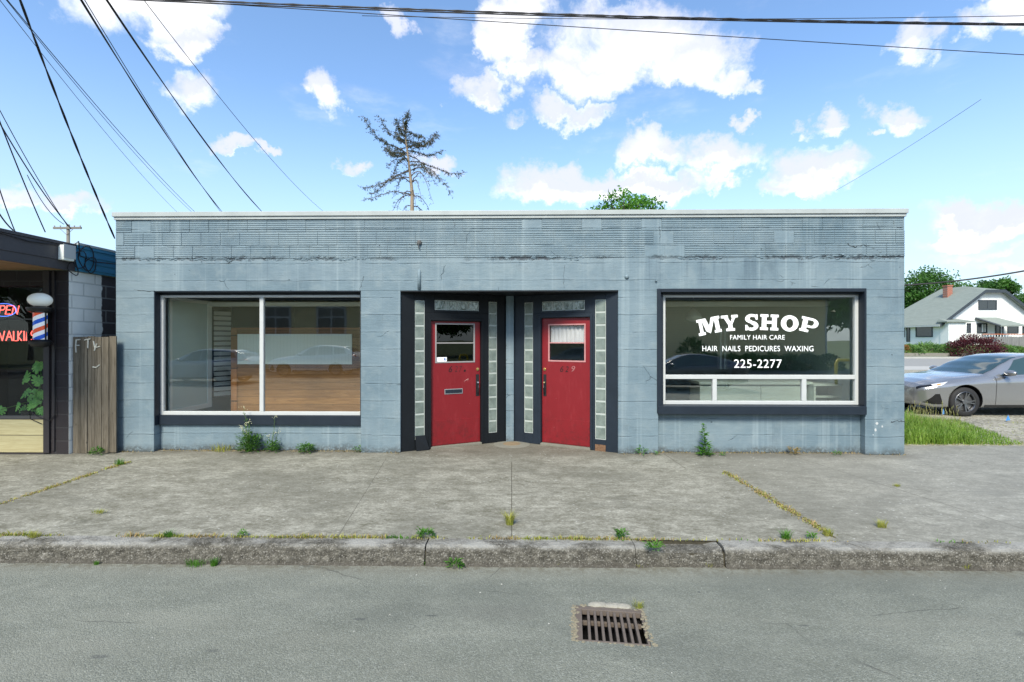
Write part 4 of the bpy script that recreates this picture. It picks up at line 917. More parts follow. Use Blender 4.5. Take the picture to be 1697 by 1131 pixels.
def stem_weed(px, py, px_top, py_top, label, name='weed', leafy=1, nstem=5, spread=.3, leafL=.03, flower=False, z=0, seed=1, mat=None, base_clump=True):
    rnd = random.Random(seed + int(px)); q = G(px, py, z); k = q.y / FP; H = (py - py_top) * k; dx_ = (px_top - px) * k
    root = thing(name, label, 'weed', tuple(q)); st = MB(); lf = MB(); fl = MB()
    for i in range(nstem):
        t_ = 1 if i == 0 else rnd.uniform(.45, .9); a = rnd.uniform(0, 2 * math.pi); sp = 0 if i == 0 else spread * rnd.uniform(.4, 1)
        end = Vector((q.x + dx_ * t_ + math.cos(a) * sp * H * .5, q.y - .02 + math.sin(a) * sp * H * .3, H * t_ + q.z)); pts = []
        for j in range(8):
            s_ = j / 7; pts.append(Vector((q.x, q.y, q.z)).lerp(end, s_) + Vector((rnd.gauss(0, .006), rnd.gauss(0, .006), 0)) * (s_ > 0) + Vector((0, 0, 0)))
        st.tube(pts, [.0050 * (1 - .7 * j / 7) for j in range(8)], 5)
        nl = int(leafy * 44 * t_)
        for j in range(nl):
            s_ = rnd.random() ** 1.25 * .93; p = pts[int(s_ * 7)].lerp(pts[min(7, int(s_ * 7) + 1)], s_ * 7 % 1)
            a2 = rnd.uniform(0, 2 * math.pi); d = Vector((math.cos(a2), math.sin(a2), rnd.uniform(.0, .9)))
            leaf(lf, p, d, Vector((0, 0, 1)), leafL * rnd.uniform(.5, 1.3) * (1.5 - s_), leafL * .42)
        if flower:
            for j in range(9):
                p = end + Vector((rnd.gauss(0, .018), rnd.gauss(0, .018), rnd.gauss(-.01, .02))); fl.lathe([(.001, -.004), (.006, 0), (.001, .004)], tuple(p), 6)
    st.build('stem', simple('weed_stem', (.09, .15, .04), .7, .2, 9, 0), root); lf.build('leaves', mat or L_weed, root, recalc=False)
    if flower: fl.build('flower_heads', simple('pale_flowers', (.55, .55, .35), .8, .2, 9, 0), root)
    return root
stem_weed(413, 749, 405, 674, 'tallest seeding weed with sparse stems below the mullion of the left window', nstem=8, spread=.42, leafL=.040, leafy=1.5, flower=True, seed=3)
stem_weed(450, 748, 457, 690, 'thin white-headed weed right beside the tallest seeding weed', nstem=4, spread=.5, leafL=.026, leafy=.9, flower=True, seed=8)
weed_tuft(414, 750, 44, 46, L_weed, 'dense dark green bushy clump at the foot of the tallest weed', n=420, kind='leaf')
weed_tuft(451, 750, 26, 26, L_weed, 'small bushy green clump at the foot of the thin white-headed weed', n=150, kind='leaf')
weed_tuft(507, 751, 34, 20, L_weed, 'round ferny green clump under the right pane of the left window', n=200, kind='leaf')
weed_tuft(593, 750, 12, 14, L_weed, 'tiny weed at the wall corner left of the pillar by the black entry', n=50, kind='leaf')
weed_tuft(367, 748, 60, 16, L_moss, 'yellow dried weed sprawling below the left window', n=70, kind='grass')
stem_weed(1168, 755, 1166, 701, 'upright broad-leaved weed in front of the wall under the lettered window', nstem=1, spread=.1, leafL=.10, leafy=1.5, seed=5, mat=L_fresh)
weed_tuft(1168, 757, 30, 22, L_fresh, 'leafy base rosette under the broad-leaved weed', n=60, kind='leaf')
weed_tuft(1064, 754, 26, 16, L_fresh, 'spiky green rosette at the pillar right of the entry', n=40, kind='leaf')
weed_tuft(1089, 755, 16, 8, L_fresh, 'flat little rosette left of the lettered window wall', n=30, kind='leaf')
weed_tuft(1316, 754, 14, 17, L_dry, 'dark reddish dried weed below the lettered window', n=60, kind='leaf')
weed_tuft(1388, 755, 18, 9, L_fresh, 'low green weed below the right end of the lettered window', n=50, kind='leaf')
weed_tuft(1196, 756, 16, 8, L_fresh, 'small green seedling patch right of the broad-leaved weed', n=40, kind='leaf')
stem_weed(1012, 748, 1014, 712, 'thin sprig growing from the broken foot of the right door frame', nstem=3, spread=.6, leafL=.022, leafy=.5, seed=5)
weed_tuft(160, 754, 28, 14, L_fresh, 'bright weed creeping under the wooden fence gate', n=90, kind='leaf')
weed_tuft(198, 770, 26, 12, L_fresh, 'green sprout at the head of the left pavement crack', n=60, kind='grass')
for (px, py, wp, hp, m_, lb, k_) in [
    (281, 889, 34, 12, L_fresh, 'green grass tuft on the kerb joint, leftmost large one', 'grass'), (402, 889, 14, 12, L_fresh, 'small upright sprout on the kerb joint left of the display window', 'leaf'),
    (706, 890, 42, 16, L_fresh, 'bushy green weed over the crack that splits the kerb', 'leaf'), (1029, 893, 16, 19, L_fresh, 'single upright weed on the kerb joint above the drain', 'leaf'),
    (1083, 911, 38, 15, L_fresh, 'green weed growing in the sunken piece of kerb', 'leaf'), (1303, 893, 28, 16, L_fresh, 'green tuft on the kerb joint left of the mossy crack end', 'grass'),
    (1372, 888, 26, 14, L_moss, 'yellow green tuft where the mossy crack meets the kerb', 'grass'), (1460, 874, 30, 14, L_moss, 'lone yellowing tuft on the open pavement to the right', 'grass'),
    (1486, 806, 22, 5, L_moss, 'flat moss spot on the pavement before the right pillar', 'grass'), (845, 870, 22, 28, L_moss, 'pale moss growing in the centre seam of the pavement', 'grass'),
    (55, 891, 30, 12, L_moss, 'yellow grass tuft on the kerb joint at far left', 'grass'), (1346, 893, 12, 12, L_fresh, 'small dark sprout just left of the crack end tuft', 'leaf'), (165, 850, 40, 6, L_moss, 'low moss streak on the pavement left side', 'grass')]:
    weed_tuft(px, py, wp, hp, m_, lb, 'weed', -.04 if py > 860 else -.02, n=int(50 + wp * 2), kind=k_)
for (px, py, wp, hp, m_, lb, k_) in [(325, 937, 60, 12, L_fresh, 'wide low grass patch in the gutter on the left', 'grass'), (355, 938, 20, 16, L_fresh, 'taller tuft at the right end of the left gutter grass', 'grass'), (755, 940, 36, 18, L_fresh, 'bushy green weed in the gutter right of the kerb crack', 'leaf'), (701, 936, 14, 9, L_fresh, 'tiny gutter weed below the kerb crack', 'leaf'),
    (923, 937, 26, 8, L_moss, 'small yellow gutter tuft left of the drain column', 'grass'), (1060, 938, 50, 8, L_moss, 'thin yellow gutter grass below the sunken kerb', 'grass'), (1175, 938, 40, 10, L_moss, 'yellow green gutter grass left of the wide kerb crack', 'grass'), (1598, 944, 24, 11, L_moss, 'gutter weed at far right under the kerb', 'grass'), (160, 936, 16, 7, L_fresh, 'tiny gutter weed at the far left', 'grass')]:
    weed_tuft(px, py, wp, hp, m_, lb, 'weed', -.2, n=int(50 + wp * 2), kind=k_)
weed_tuft(0, 0, 34, 12, L_moss, 'yellow green weed at the back right corner of the drain grate', 'weed', n=90, at=Vector(dr(HW - .02, HD + .03, -.2)))
# moss and dry litter strips
b = MB(); rnd = random.Random(11); x = -8
while x < 9:
    x += rnd.expovariate(420)
    dn = mnoise.noise((x * .9 + 5, 0, 0)) + .25 - .25 * (x > 1.2) - .25 * (x > 2.6)
    if rnd.random() > dn * 1.8 + .32: continue
    blade(b, (x, YK - .004 + rnd.gauss(0, .012), -.043), rnd.uniform(.010, .05) * (.6 + abs(mnoise.noise((x * 7, 1, 1)))), .008, rnd.uniform(.2, 1.4), rnd.uniform(0, 6.28), rnd); b.cur = int(mnoise.noise((x * 3, 9, 2)) + rnd.gauss(0, .2) > .12) + 2 * int(mnoise.noise((x * 2.3, 5, 2)) > .38); b.cur = min(b.cur, 2)
tag(b.build('kerb_grass', [L_moss, L_dry, L_fresh], recalc=False, loc=(0, YK, -.045)), 'thin line of yellow green grass along the joint behind the kerb', 'grass', kind='stuff')
b = MB(); rnd = random.Random(12)
for (ja, jb, dens_, off_) in [(JOINTS[0][0], JOINTS[0][1], 1500, .0), (JOINTS[1][0], JOINTS[1][1], 1900, .0)]:
    for k in range(dens_):
        t = rnd.random(); p = ja.lerp(jb, t); 
        if rnd.random() > .55 + mnoise.noise((p.x * 3, p.y * 3, 0)) * 1.4: continue
        nn2_ = Vector(((jb - ja).y, -(jb - ja).x)).normalized() * rnd.gauss(0, .030)
        zz = -.045 * (Y0 - p.y) / (Y0 - YK)
        blade(b, (p.x + nn2_.x, p.y + nn2_.y, zz), rnd.uniform(.008, .026), .010, rnd.uniform(.5, 1.6), rnd.uniform(0, 6.28), rnd)
        b.cur = int(mnoise.noise((p.x * 6, p.y * 6, 2)) + rnd.gauss(0, .25) > -.05)
tag(b.build('crack_moss', [L_moss, L_dry], recalc=False, loc=(0, 6, 0)), 'yellow moss filling the two diagonal pavement cracks', 'moss', kind='stuff')
b = MB(); rnd = random.Random(13); x = XL - .7
while x < XR:
    x += rnd.expovariate(260)
    inr = wl0 < x < wl1 or wr0 < x < wr1
    if e0 < x < e1: continue
    if rnd.random() > (.95 if inr else .35) * (.55 + mnoise.noise((x * 2, 3, 0))): continue
    y = (Y0 + .09 if inr else Y0 - .01) - abs(rnd.gauss(0, .03))
    blade(b, (x, y, 0), rnd.uniform(.01, .035), .006, rnd.uniform(.8, 2.2), rnd.uniform(0, 6.28), rnd)
tag(b.build('wall_litter', L_dry, recalc=False, loc=(0, Y0, 0)), 'dry leaf litter and straw along the foot of the blue wall', 'litter', kind='stuff')
b = MB(); rnd = random.Random(14)
for k in range(230):
    x = rnd.uniform(-6, 6); y = rnd.uniform(1.5, 4.0) if rnd.random() < .45 else rnd.uniform(YK + .1, 7.1); z = -.2 if y < 4.1 else -.045 * (Y0 - y) / (Y0 - YK)
    if abs(x - DC.x) < .35 and abs(y - DC.y) < .3: continue
    s_ = rnd.uniform(.002, .006); blob(b, (x, y, z), s_ * 1.3, s_, s_ * .7, 5, 2, k, .5)
tag(b.build('loose_pebbles', simple('pebble', (.33, .33, .30), .9, .5, 3, .2), loc=(0, 4, -.1)), 'small stones scattered over road and pavement', 'pebbles', kind='stuff')
L_seed = mat_leaf('leaf_seed', (.32, .34, .12), (.45, .42, .22), None, 5)
# tall grass wedge at the right of the shop
b = MB(); rnd = random.Random(15); c0 = Vector((XR + .03, 8.02)); 
for k in range(24000):
    u = rnd.random() ** 1.3; v = rnd.random(); wd = 2.55 * (1 - v) ** .9 * (1) ; x = XR + .04 + u * (2.45 + v * 1.1); y = 8.02 + v * 2.5 + .10 * mnoise.noise((x * 3, 0, 0))
    far = max(0, 1 - u * 1.0); hh = rnd.uniform(.08, .40) * (.45 + far * .8) * (1.2 if v > .2 else .9)
    if u > .72: hh *= .5
    if rnd.random() < u * .35: continue
    blade(b, (x, y, -.01), hh, .009, rnd.uniform(.1, .9), rnd.uniform(0, 6.28), rnd)
tag(b.build('tall_grass', L_grass, recalc=False, loc=(XR + .5, 8.6, 0)), 'bright tall grass in the corner beside the right end of the shop', 'grass', kind='stuff')
b = MB(); rnd = random.Random(16)
for k in range(120):
    y = rnd.uniform(8.6, 10.4); x = XR + .6 + (y - 8) * .75 + rnd.random() * 1.0; h_ = rnd.uniform(.26, .40); p = Vector((x, y, 0)); d = Vector((rnd.gauss(0, .05), rnd.gauss(0, .05), h_)); b.tube([p, p + d], .0010, 4); b.tube([p + d * .9, p + d, p + d * 1.12], [.001, .004, .001], 5)
tag(b.build('seed_heads', L_seed, recalc=False, loc=(XR + .5, 9, 0)), 'pale grass seed heads standing above the tall grass', 'grass', kind='stuff')
b = MB(); rnd = random.Random(18)
for k in range(2600):
    x = rnd.uniform(6.2, 12.5); y = 8.0 + rnd.random() ** 1.5 * 2.4 if k % 2 else rnd.uniform(7.98, 8.25)
    blade(b, (x, y, 0), rnd.uniform(.008, .035), .008, rnd.uniform(.4, 1.6), rnd.uniform(0, 6.28), rnd)
tag(b.build('sparse_grass', L_moss, recalc=False, loc=(9, 9, 0)), 'sparse yellowed grass in the gravel in front of the parked car', 'grass', kind='stuff')

# ------------------------------------------------------------------ barber shop on the left
XB = PX(114, 7.15); YF = 7.15                    # right wall plane, front wall plane
barb = thing('barber_shop', 'dark brown barber shop with low overhanging roof and window', 'shop building', (XB, YF, 0))
zf0, zf1 = 2.76, 3.17
b = MB(); xw1 = PX(74.5, YF); zs, zt_ = ZY(690, 40, YF), ZY(474, 40, YF)
b.box(xw1, XB - .001, YF, YF + .2, -.05, zf0); b.box(XB - 4.4, XB - 3.2, YF, YF + .2, -.05, zf0)
b.box(XB - 3.2, xw1, YF, YF + .2, zt_, zf0); b.box(XB - 3.2, xw1, YF + .03, YF + .2, -.05, zs - .05)
b.build('front_wall', M_brown, barb)
b = MB(); b.box(XB - .2, XB, YF + .2, 16, -.05, zf0); b.prism([(XB - .001, YF + .001, -.05), (XB - .001, YF + .2, -.05), (XB - .001, YF + .2, zf0), (XB - .001, YF + .001, zf0)], (.002, 0, 0)); b.build('side_wall', M_cmu, barb)
b = MB(); b.box(XB - 3.2, xw1 - .01, YF + .005, YF + .029, ZY(750, 40, YF), zs - .055); b.build('plywood_panel', M_ply, barb)
b = MB(); b.box(XB - 3.2, xw1 - .002, YF - .01, YF + .03, -.02, ZY(750.5, 40, YF)); b.build('plinth_board', M_brownw, barb)
b = MB(); b.box(XB - 3.2, xw1 - .03, YF + .02, YF + .09, zs - .045, zs); b.box(XB - 3.2, xw1 - .03, YF + .05, YF + .09, ZY(528, 40, YF) - .02, ZY(528, 40, YF)); b.box(xw1 - .035, xw1 - .001, YF + .05, YF + .09, zs, zt_)
fr_ = b.build('shop_window', simple('grey_window_frame', (.07, .07, .072), .4, .1, 8, .05), barb)
b = MB(); b.box(XB - 3.2, xw1 - .02, YF + .065, YF + .071, zs - .01, zt_ + .01); b.build('pane', mat_glass('barber_glass', (.96, .98, .97), .55), fr_)
# corner trim pieces and conduit
b = MB(); b.box(xw1 + .001, xw1 + .09, YF - .03, YF - .001, .02, zf0); b.box(PX(88, YF), PX(92, YF), YF - .02, YF - .001, .05, zf0); b.build('corner_trim', M_brownw, barb, bevel=.003)
# roof and fascia running back in depth
xf = XB + .045
b = MB(); b.box(xf - .03, xf, 4.9, 7.22, zf0 + .135, zf1 - .05); b.box(xf - .045, xf - .012, 4.9, 7.22, zf0, zf0 + .134); b.box(xf - .05, xf + .015, 4.9, 7.22, zf1 - .045, zf1)
b.build('side_fascia', M_fascia, barb, bevel=.003)
b = MB(); b.box(xf - 4.5, xf - .05, 4.9, 4.93, zf0, zf1); b.build('front_fascia', M_fascia, barb)
b = MB(); b.box(xf - .03, xf - .002, 7.221, 16, zf0 + .01, zf1 - .05); b.box(xf - .05, xf + .02, 7.221, 16, zf1 - .049, zf1 - .005)
for k in range(3): b.box(xf - .002, xf + .012, 7.3, 16, zf0 + .05 + k * .1, zf0 + .062 + k * .1)
b.build('blue_fascia', M_blue, barb)
b = MB(); b.box(xf - .055, xf + .028, 7.24, 16, zf1 - .004, zf1 + .03); b.build('gutter_edge', M_cop, barb)
b = MB(); b.box(xf - 4.5, xf - .046, 4.931, YF - .001, zf0 + .012, zf0 + .03); b.build('soffit', M_soffit, barb)
b = MB(); b.box(xf - 4.5, xf - .051, 4.931, 16, zf1 - .04, zf1 - .01); b.build('roof', M_roof, barb)
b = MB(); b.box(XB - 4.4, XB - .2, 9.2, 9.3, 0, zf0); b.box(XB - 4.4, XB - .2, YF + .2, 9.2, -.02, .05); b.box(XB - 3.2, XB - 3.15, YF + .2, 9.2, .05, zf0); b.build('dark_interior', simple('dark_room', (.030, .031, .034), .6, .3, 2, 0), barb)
# loose cable down the corner
b = MB(); xs = PX(91, YF - .03); b.tube([(xs, YF - .03, zf0), (xs + .005, YF - .03, 1.7), (xs - .012, YF - .03, 1.1), (xs + .006, YF - .03, .6), (PX(85, YF), YF - .035, .5), (PX(65, YF), YF - .04, .58), (PX(52, YF), YF - .03, .66), (PX(54, YF), YF - .03, .53), (PX(72, YF), YF - .03, .46)], .006, 6)
tag(b.build('hanging_cable', M_wire, loc=(xs, YF - .03, zf0), smooth=True), 'black cable hanging down the dark barber shop corner into a loop', 'cable')
# meter box and cable loops
q = W(115, 413, 7.0)
mb_ = thing('junction_box', 'weathered white electrical box on the end of the dark fascia', 'electrical box', (xf, 7.05, 2.92))
b = MB(); b.box(xf + .001, xf + .09, 6.93, 7.10, 2.89, 3.11); b.build('box_body', M_intw, mb_, bevel=.012)
b = MB(); b.box(xf + .091, xf + .102, 6.92, 7.11, 2.92, 3.12); b.build('box_cover', M_white, mb_, bevel=.004)
for k, (yy, zz, rr, tw) in enumerate([(7.25, 2.93, .14, .3), (7.38, 2.98, .17, 1.1), (7.15, 2.80, .10, 2.0), (7.45, 2.88, .12, .6)]):
    b = MB(); pts = [(xf + .03 + .02 * math.sin(i * .8 + tw), yy + rr * .8 * math.cos(i * .42 + tw), zz + rr * math.sin(i * .42 + tw) * (1 + .2 * math.sin(i))) for i in range(16)]
    b.tube(pts, .007, 6); tag(b.build('cable_loop', M_wire, loc=(xf, yy, zz), smooth=True), ['loop of black cable hanging right of the electrical box, nearest the box', 'largest cable loop against the blue fascia', 'small cable loop just below the electrical box', 'cable loop farthest back on the blue fascia'][k], 'cable', 'cable loops by the electrical box')
b = MB(); b.tube([(xf + .02, 6.0, 3.12), (xf + .02, 6.5, 3.07), (xf + .02, 6.9, 3.10), (xf + .03, 7.15, 3.14), (xf + .04, 7.22, 3.22), (xf + .035, 7.25, 3.0), (xf + .03, 7.5, 2.95), (xf + .03, 8.2, 3.0)], .008, 6)
tag(b.build('service_cable', M_wire, loc=(xf, 6, 3.1), smooth=True), 'black service cable draped along the barber shop fascia', 'cable')
# barber pole
Yp = YF - .22; pc = PX(66.5, Yp)
bp = thing('barber_pole', 'red white and blue striped barber pole with white globe on top', 'barber pole', (pc, Yp, ZY(575, 66, Yp)))
zc0, zc1 = ZY(563, 66, Yp), ZY(519, 66, Yp); rr = (PX(75.5, Yp) - PX(58, Yp)) / 2
m_, g = newmat('barber_stripes'); p = g.pos(); x, y, z = g.sep(p)
ang = g.m('ARCTAN2', g.m('SUBTRACT', x, pc), g.m('MULTIPLY', g.m('SUBTRACT', y, Yp), -1.0))
ph = g.m('FRACT', g.m('ADD', g.m('DIVIDE', g.m('SUBTRACT', z, zc0 - .03), .245), g.m('MULTIPLY', ang, -.16)))
c = g.ramp(ph, [(0, (.02, .10, .55)), (.25, (.8, .82, .85)), (.5, (.75, .10, .04)), (.75, (.8, .82, .85))], 'CONSTANT')
fin(g, c, .25, emit=c, est=.12)
b = MB(); b.lathe([(rr, zc0), (rr, zc1)], (pc, Yp, 0), 28); b.build('striped_cylinder', m_, bp, smooth=False)
b = MB(); b.lathe([(rr * 1.25, zc1 + .001), (rr * 1.7, zc1 + .02), (rr * 1.95, zc1 + .06), (rr * 1.95, zc1 + .075), (rr * .9, zc1 + .09), (rr * .7, zc1 + .12)], (pc, Yp, 0), 28); b.build('top_cap', M_black, bp, smooth=False)
b = MB(); b.lathe([(rr * .7, zc0 - .115), (rr * 1.2, zc0 - .10), (rr * 1.6, zc0 - .06), (rr * 1.7, zc0 - .03), (rr * 1.3, zc0 - .001)], (pc, Yp, 0), 28); b.build('bottom_cap', M_black, bp)
gz = ZY(497.5, 67, Yp); gr = (PX(83, Yp) - PX(52, Yp)) / 2; m_, g = newmat('globe_glass'); fin(g, (.75, .80, .77), .25, emit=(.8, .85, .8), est=.08)
b = MB(); b.lathe([(gr * math.cos(t), gr * .74 * math.sin(t)) for t in [(-90 + i * 10) * math.pi / 180 * .999 for i in range(19)]], (pc, Yp, gz), 32); b.build('globe', m_, bp, smooth=True)
b = MB(); xq = PX(82, YF); b.box(pc + rr * 1.5, xq + .03, Yp + .0, Yp + .03, zc0 - .07, zc0 - .03); b.box(xq - .01, xq + .03, Yp, YF - .02, zc0 - .09, zc1 + .08); b.box(pc, xq, Yp + .02, Yp + .05, zc1 + .02, zc1 + .05)
for s_ in (-1, 1): b.box(pc + s_ * rr * 1.06 - .006, pc + s_ * rr * 1.06 + .006, Yp - .01, Yp + .01, zc0, zc1)
b.build('bracket', M_black, bp, bevel=.003)
# neon signs behind the glass
Yn = YF + .12
def neon(strokes, mat, r_, name, label, px0, px1, py0, py1, ring=None):
    q0, q1 = W(px0, py1, Yn), W(px1, py0, Yn); cx_, cz_ = (q0.x + q1.x) / 2, q0.z
    root = thing(name, label, 'neon sign', (cx_, Yn, cz_)); b = MB()
    for st in strokes:
        b.tube([(q0.x + (q1.x - q0.x) * u, Yn, q0.z + (q1.z - q0.z) * v) for u, v in st], r_, 6)
    b.build('neon_tube', mat, root, smooth=True)
    if ring:
        b = MB(); 
        for i in range(64):
            a = i * math.pi / 32; b.lathe([(.001, -.006), (.007, 0), (.001, .006)], (cx_ + ring[0] * math.cos(a), Yn - .001, (q0.z + q1.z) / 2 + ring[1] * math.sin(a)), 6)
        b.build('blue_bulb_border', emitter('neon_blue', (.10, .22, 1.0), 1.5), root)
    return root
LET = {'O': [[(.5 + .5 * math.cos(t), .5 + .5 * math.sin(t)) for t in [i * math.pi / 8 for i in range(17)]]], 'P': [[(0, 0), (0, 1), (.7, 1), (1, .85), (1, .65), (.7, .5), (0, .5)]], 'E': [[(1, 0), (0, 0), (0, 1), (1, 1)], [(0, .5), (.8, .5)]],
 'N': [[(0, 0), (0, 1), (1, 0), (1, 1)]], 'W': [[(0, 1), (.25, 0), (.5, .8), (.75, 0), (1, 1)]], 'A': [[(0, 0), (.5, 1), (1, 0)], [(.2, .38), (.8, .38)]], 'L': [[(0, 1), (0, 0), (1, 0)]], 'K': [[(0, 0), (0, 1)], [(1, 1), (0, .45), (1, 0)]], 'I': [[(0, 0), (0, 1)]],
 'S': [[(1, .85), (.7, 1), (.3, 1), (0, .8), (.1, .58), (.9, .42), (1, .2), (.7, 0), (.3, 0), (0, .15)]]}
def word(cells, slant=0):
    out = []
    for ch, a, c_ in cells:
        for st in LET[ch]: out.append([(a + (c_ - a) * u + slant * (v - .5), v) for u, v in st])
    return out
M_nred = emitter('neon_red', (1.0, .10, .08), 2.0)
neon(word([('O', .12, .30), ('P', .37, .53), ('E', .59, .76), ('N', .82, 1.0)], .06), M_nred, .0065, 'neon_sign', 'red OPEN sign inside a blue dotted oval in the barber window', -18, 30, 507, 521, ring=(.20, .098))
neon(word([('W', .20, .39), ('A', .42, .55), ('L', .575, .645), ('K', .665, .74), ('I', .79, .80), ('N', .835, .91), ('S', .935, 1.0)]), M_nred, .0065, 'neon_sign', 'red WALK INS sign across the barber window', -24, 57, 549, 565)
# monstera behind the glass
rnd = random.Random(21)
mon = thing('monstera_plant', 'large split-leaf houseplant behind the barber shop glass', 'houseplant', (PX(55, YF + .4), YF + .4, .55))
def mleaf(b, c, nrm_dir, up, s_):
    nrm = nrm_dir.normalized(); u = (up - nrm * up.dot(nrm)).normalized(); v = nrm.cross(u); P = [c]
    outl = [(0, -.35), (.25, -.5), (.5, -.3), (.6, -.05), (.30, 0), (.62, .15), (.58, .35), (.28, .25), (.5, .55), (.38, .68), (.2, .45), (.18, .85), (0, 1.05)]
    outl = outl + [(-a, d) for a, d in reversed(outl[1:-1])]
    for (a, d) in outl: P.append(c + v * a * s_ + u * d * s_ - nrm * (abs(a) * .25 + max(0, d) * .15) * s_)
    n = len(outl); b.add(P, [(0, 1 + i, 1 + (i + 1) % n) for i in range(n)])
b = MB(); st = MB()
for (zx, zy, s_, dn) in [(300, 670, .13, (.1, -1, .5)), (200, 780, .15, (-.3, -1, .3)), (290, 890, .14, (.2, -1, .4)), (215, 880, .12, (-.2, -1, .6)), (330, 680, .12, (.5, -1, .4)), (140, 990, .10, (-.4, -1, .3)), (175, 1040, .10, (-.1, -1, .1)), (5, 1030, .12, (.2, -1, .2)), (300, 970, .10, (.3, -1, .2)), (250, 1000, .12, (0, -1, .5)), (330, 1030, .10, (.3, -1, .3)), (270, 1050, .09, (0, -1, 0)), (310, 800, .13, (.4, -1, .1)), (340, 900, .1, (.5, -1, 0)), (230, 940, .1, (-.4, -1, .1))]:
    px, py = zx / 4.915, 470 + zy / 4.915; Yq = YF + rnd.uniform(.12, .38); c = W(px, py, Yq); mleaf(b, c, Vector(dn), Vector((rnd.uniform(-.5, .5), -.1, -1 if rnd.random() < .7 else .6)), s_ * 1.05)
    st.tube([c, c.lerp(Vector((PX(60, YF + .4), YF + .4, .62)), .5) + Vector((0, .05, .08)), (PX(60, YF + .4), YF + .4, .6)], .006, 5)
b.build('leaves', L_mon, mon, recalc=False); st.build('stems', simple('monstera_stem', (.10, .20, .05), .5, .1, 5, 0), mon)
b = MB(); b.lathe([(.13, .18), (.18, .6), (.19, .6)], (PX(60, YF + .4), YF + .4, 0), 20); b.build('pot', M_brownw, mon)

# wooden fence gate between the shops
YG = 7.20; fx0, fx1 = PX(121, 7.2), PX(192.5, 7.2)
fg = thing('fence_gate', 'weathered vertical board gate with faint white graffiti between the two shops', 'gate', ((fx0 + fx1) / 2, YG, 0))
rnd = random.Random(4); nb = 6; wd = (fx1 - fx0) / nb; ztop = ZY(558, 155, YG)
for i in range(nb):
    b = MB(); a = fx0 + i * wd + .002; c_ = a + wd - .007; b.box(a, c_, YG + rnd.uniform(-.004, .004), YG + .022, rnd.uniform(.0, .015), ztop + rnd.uniform(-.012, .008)); b.build('board', M_fence, fg, bevel=.002, seg=1)
b = MB()
for zz in (.3, 1.5): b.box(fx0 + .01, fx1 - .04, YG + .024, YG + .06, zz, zz + .09)
b.build('rail', M_fence, fg)
M_graf = simple('faded_white_spray', (.52, .52, .46), .8, .2, 20, .2)
b = MB()
def zq(zx, zy): q = W(zx / 2.569, 340 + zy / 2.569, YG - .008); return (q.x, q.y, q.z)
for st_ in [[(325, 572), (322, 600), (324, 628)], [(322, 575), (342, 573)], [(324, 598), (338, 598)], [(360, 575), (385, 570)], [(375, 573), (374, 610)], [(398, 580), (404, 608), (425, 602)], [(412, 590), (402, 620)], [(395, 690), (410, 692), (424, 680)]]:
    b.tube([zq(*p_) for p_ in st_], .009, 5)
b2_ = b.build('graffiti', M_graf, fg)

# ------------------------------------------------------------------ utility pole in the distance
YPo = 44.0; q = W(113, 375, YPo)
up_ = thing('utility_pole', 'distant grey utility pole with crossarm behind the barber shop roof', 'utility pole', (q.x, YPo, 0))
M_pole = simple('pole_wood', (.16, .15, .13), .9, .2, 3, .3)
b = MB(); b.tube([(q.x, YPo, 0), (q.x, YPo, q.z + .15)], [.19, .13], 12); b.build('pole', M_pole, up_, smooth=True)
b = MB(); xa, xb = PX(91, YPo), PX(137, YPo); b.box(xa, xb, YPo - .2, YPo - .08, q.z - .30, q.z - .12); b.tube([(q.x - .6, YPo - .14, q.z - .3), (q.x, YPo - .14, q.z - .85)], .02, 5); b.tube([(q.x + .6, YPo - .14, q.z - .3), (q.x, YPo - .14, q.z - .85)], .02, 5); b.build('crossarm', M_pole, up_)
for xx in (xa + .1, xa + .65, xb - .65, xb - .1):
    b = MB(); b.lathe([(.03, 0), (.06, .04), (.04, .09), (.05, .13), (.02, .16)], (xx, YPo - .14, q.z - .12), 10); b.build('insulator', simple('insulator', (.3, .3, .3), .3, .1, 4, 0), up_)

# ------------------------------------------------------------------ overhead wires (real spans, sagging)
def wire(pa, pb, r, label, sag=.0, n=26, twist=0, ext=(0, 0), mat=None):
    a, c = W(*pa), W(*pb); d = c - a; r *= .82; a = a - d * ext[0]; c = c + d * ext[1]; b = MB(); strands = 2 if twist else 1
    for s_ in range(strands):
        pts = []
        for i in range(n + 1):
            t = i / n; p = a.lerp(c, t) - Vector((0, 0, sag * 4 * t * (1 - t)))
            if twist: p += Vector((math.cos(t * twist + s_ * math.pi), 0, math.sin(t * twist + s_ * math.pi))) * r * 1.0
            pts.append(p)
        b.tube(pts, r, 6)
    o = b.build('overhead_wire', mat or M_wire, loc=tuple(a), smooth=True); tag(o, label, 'wire', 'overhead wires'); return o
wire((-40, -3, 7.5), (1790, 150, 11), .0, 'x') if False else None
wire((240, -2, 8.0), (1697, 90, 8.6), .0085, 'lower of the thin wires crossing the whole sky above the shop', sag=.02, ext=(.05, .25))
wire((325, -2, 7.0), (1697, 33.5, 7.6), .0115, 'thick bundled cable crossing near the top of the sky', sag=.10, n=70, twist=130, ext=(.1, .25))
wire((330, 2, 7.2), (1697, 36, 7.8), .012, 'second cable of the thick bundle near the top of the sky', sag=.10, ext=(.1, .25))
wire((600, 26.5, 7.9), (1697, 20.5, 7.0), .006, 'thin wire diverging upward right from the thick bundle', sag=.08, ext=(0, .25))
wire((18, 0, 7.8), (332, 356, 20), .009, 'wire with doubled line ending above the left display window', sag=.25, ext=(.1, .15), n=40)
wire((18, 0, 7.85), (329, 356, 20), .007, 'faint twin of the doubled wire above the left display window', sag=.33, ext=(.1, .15), n=40)
wire((8, 2, 7.6), (303, 356, 21), .006, 'faintest thin wire above the left display window', sag=.30, ext=(.1, .15))
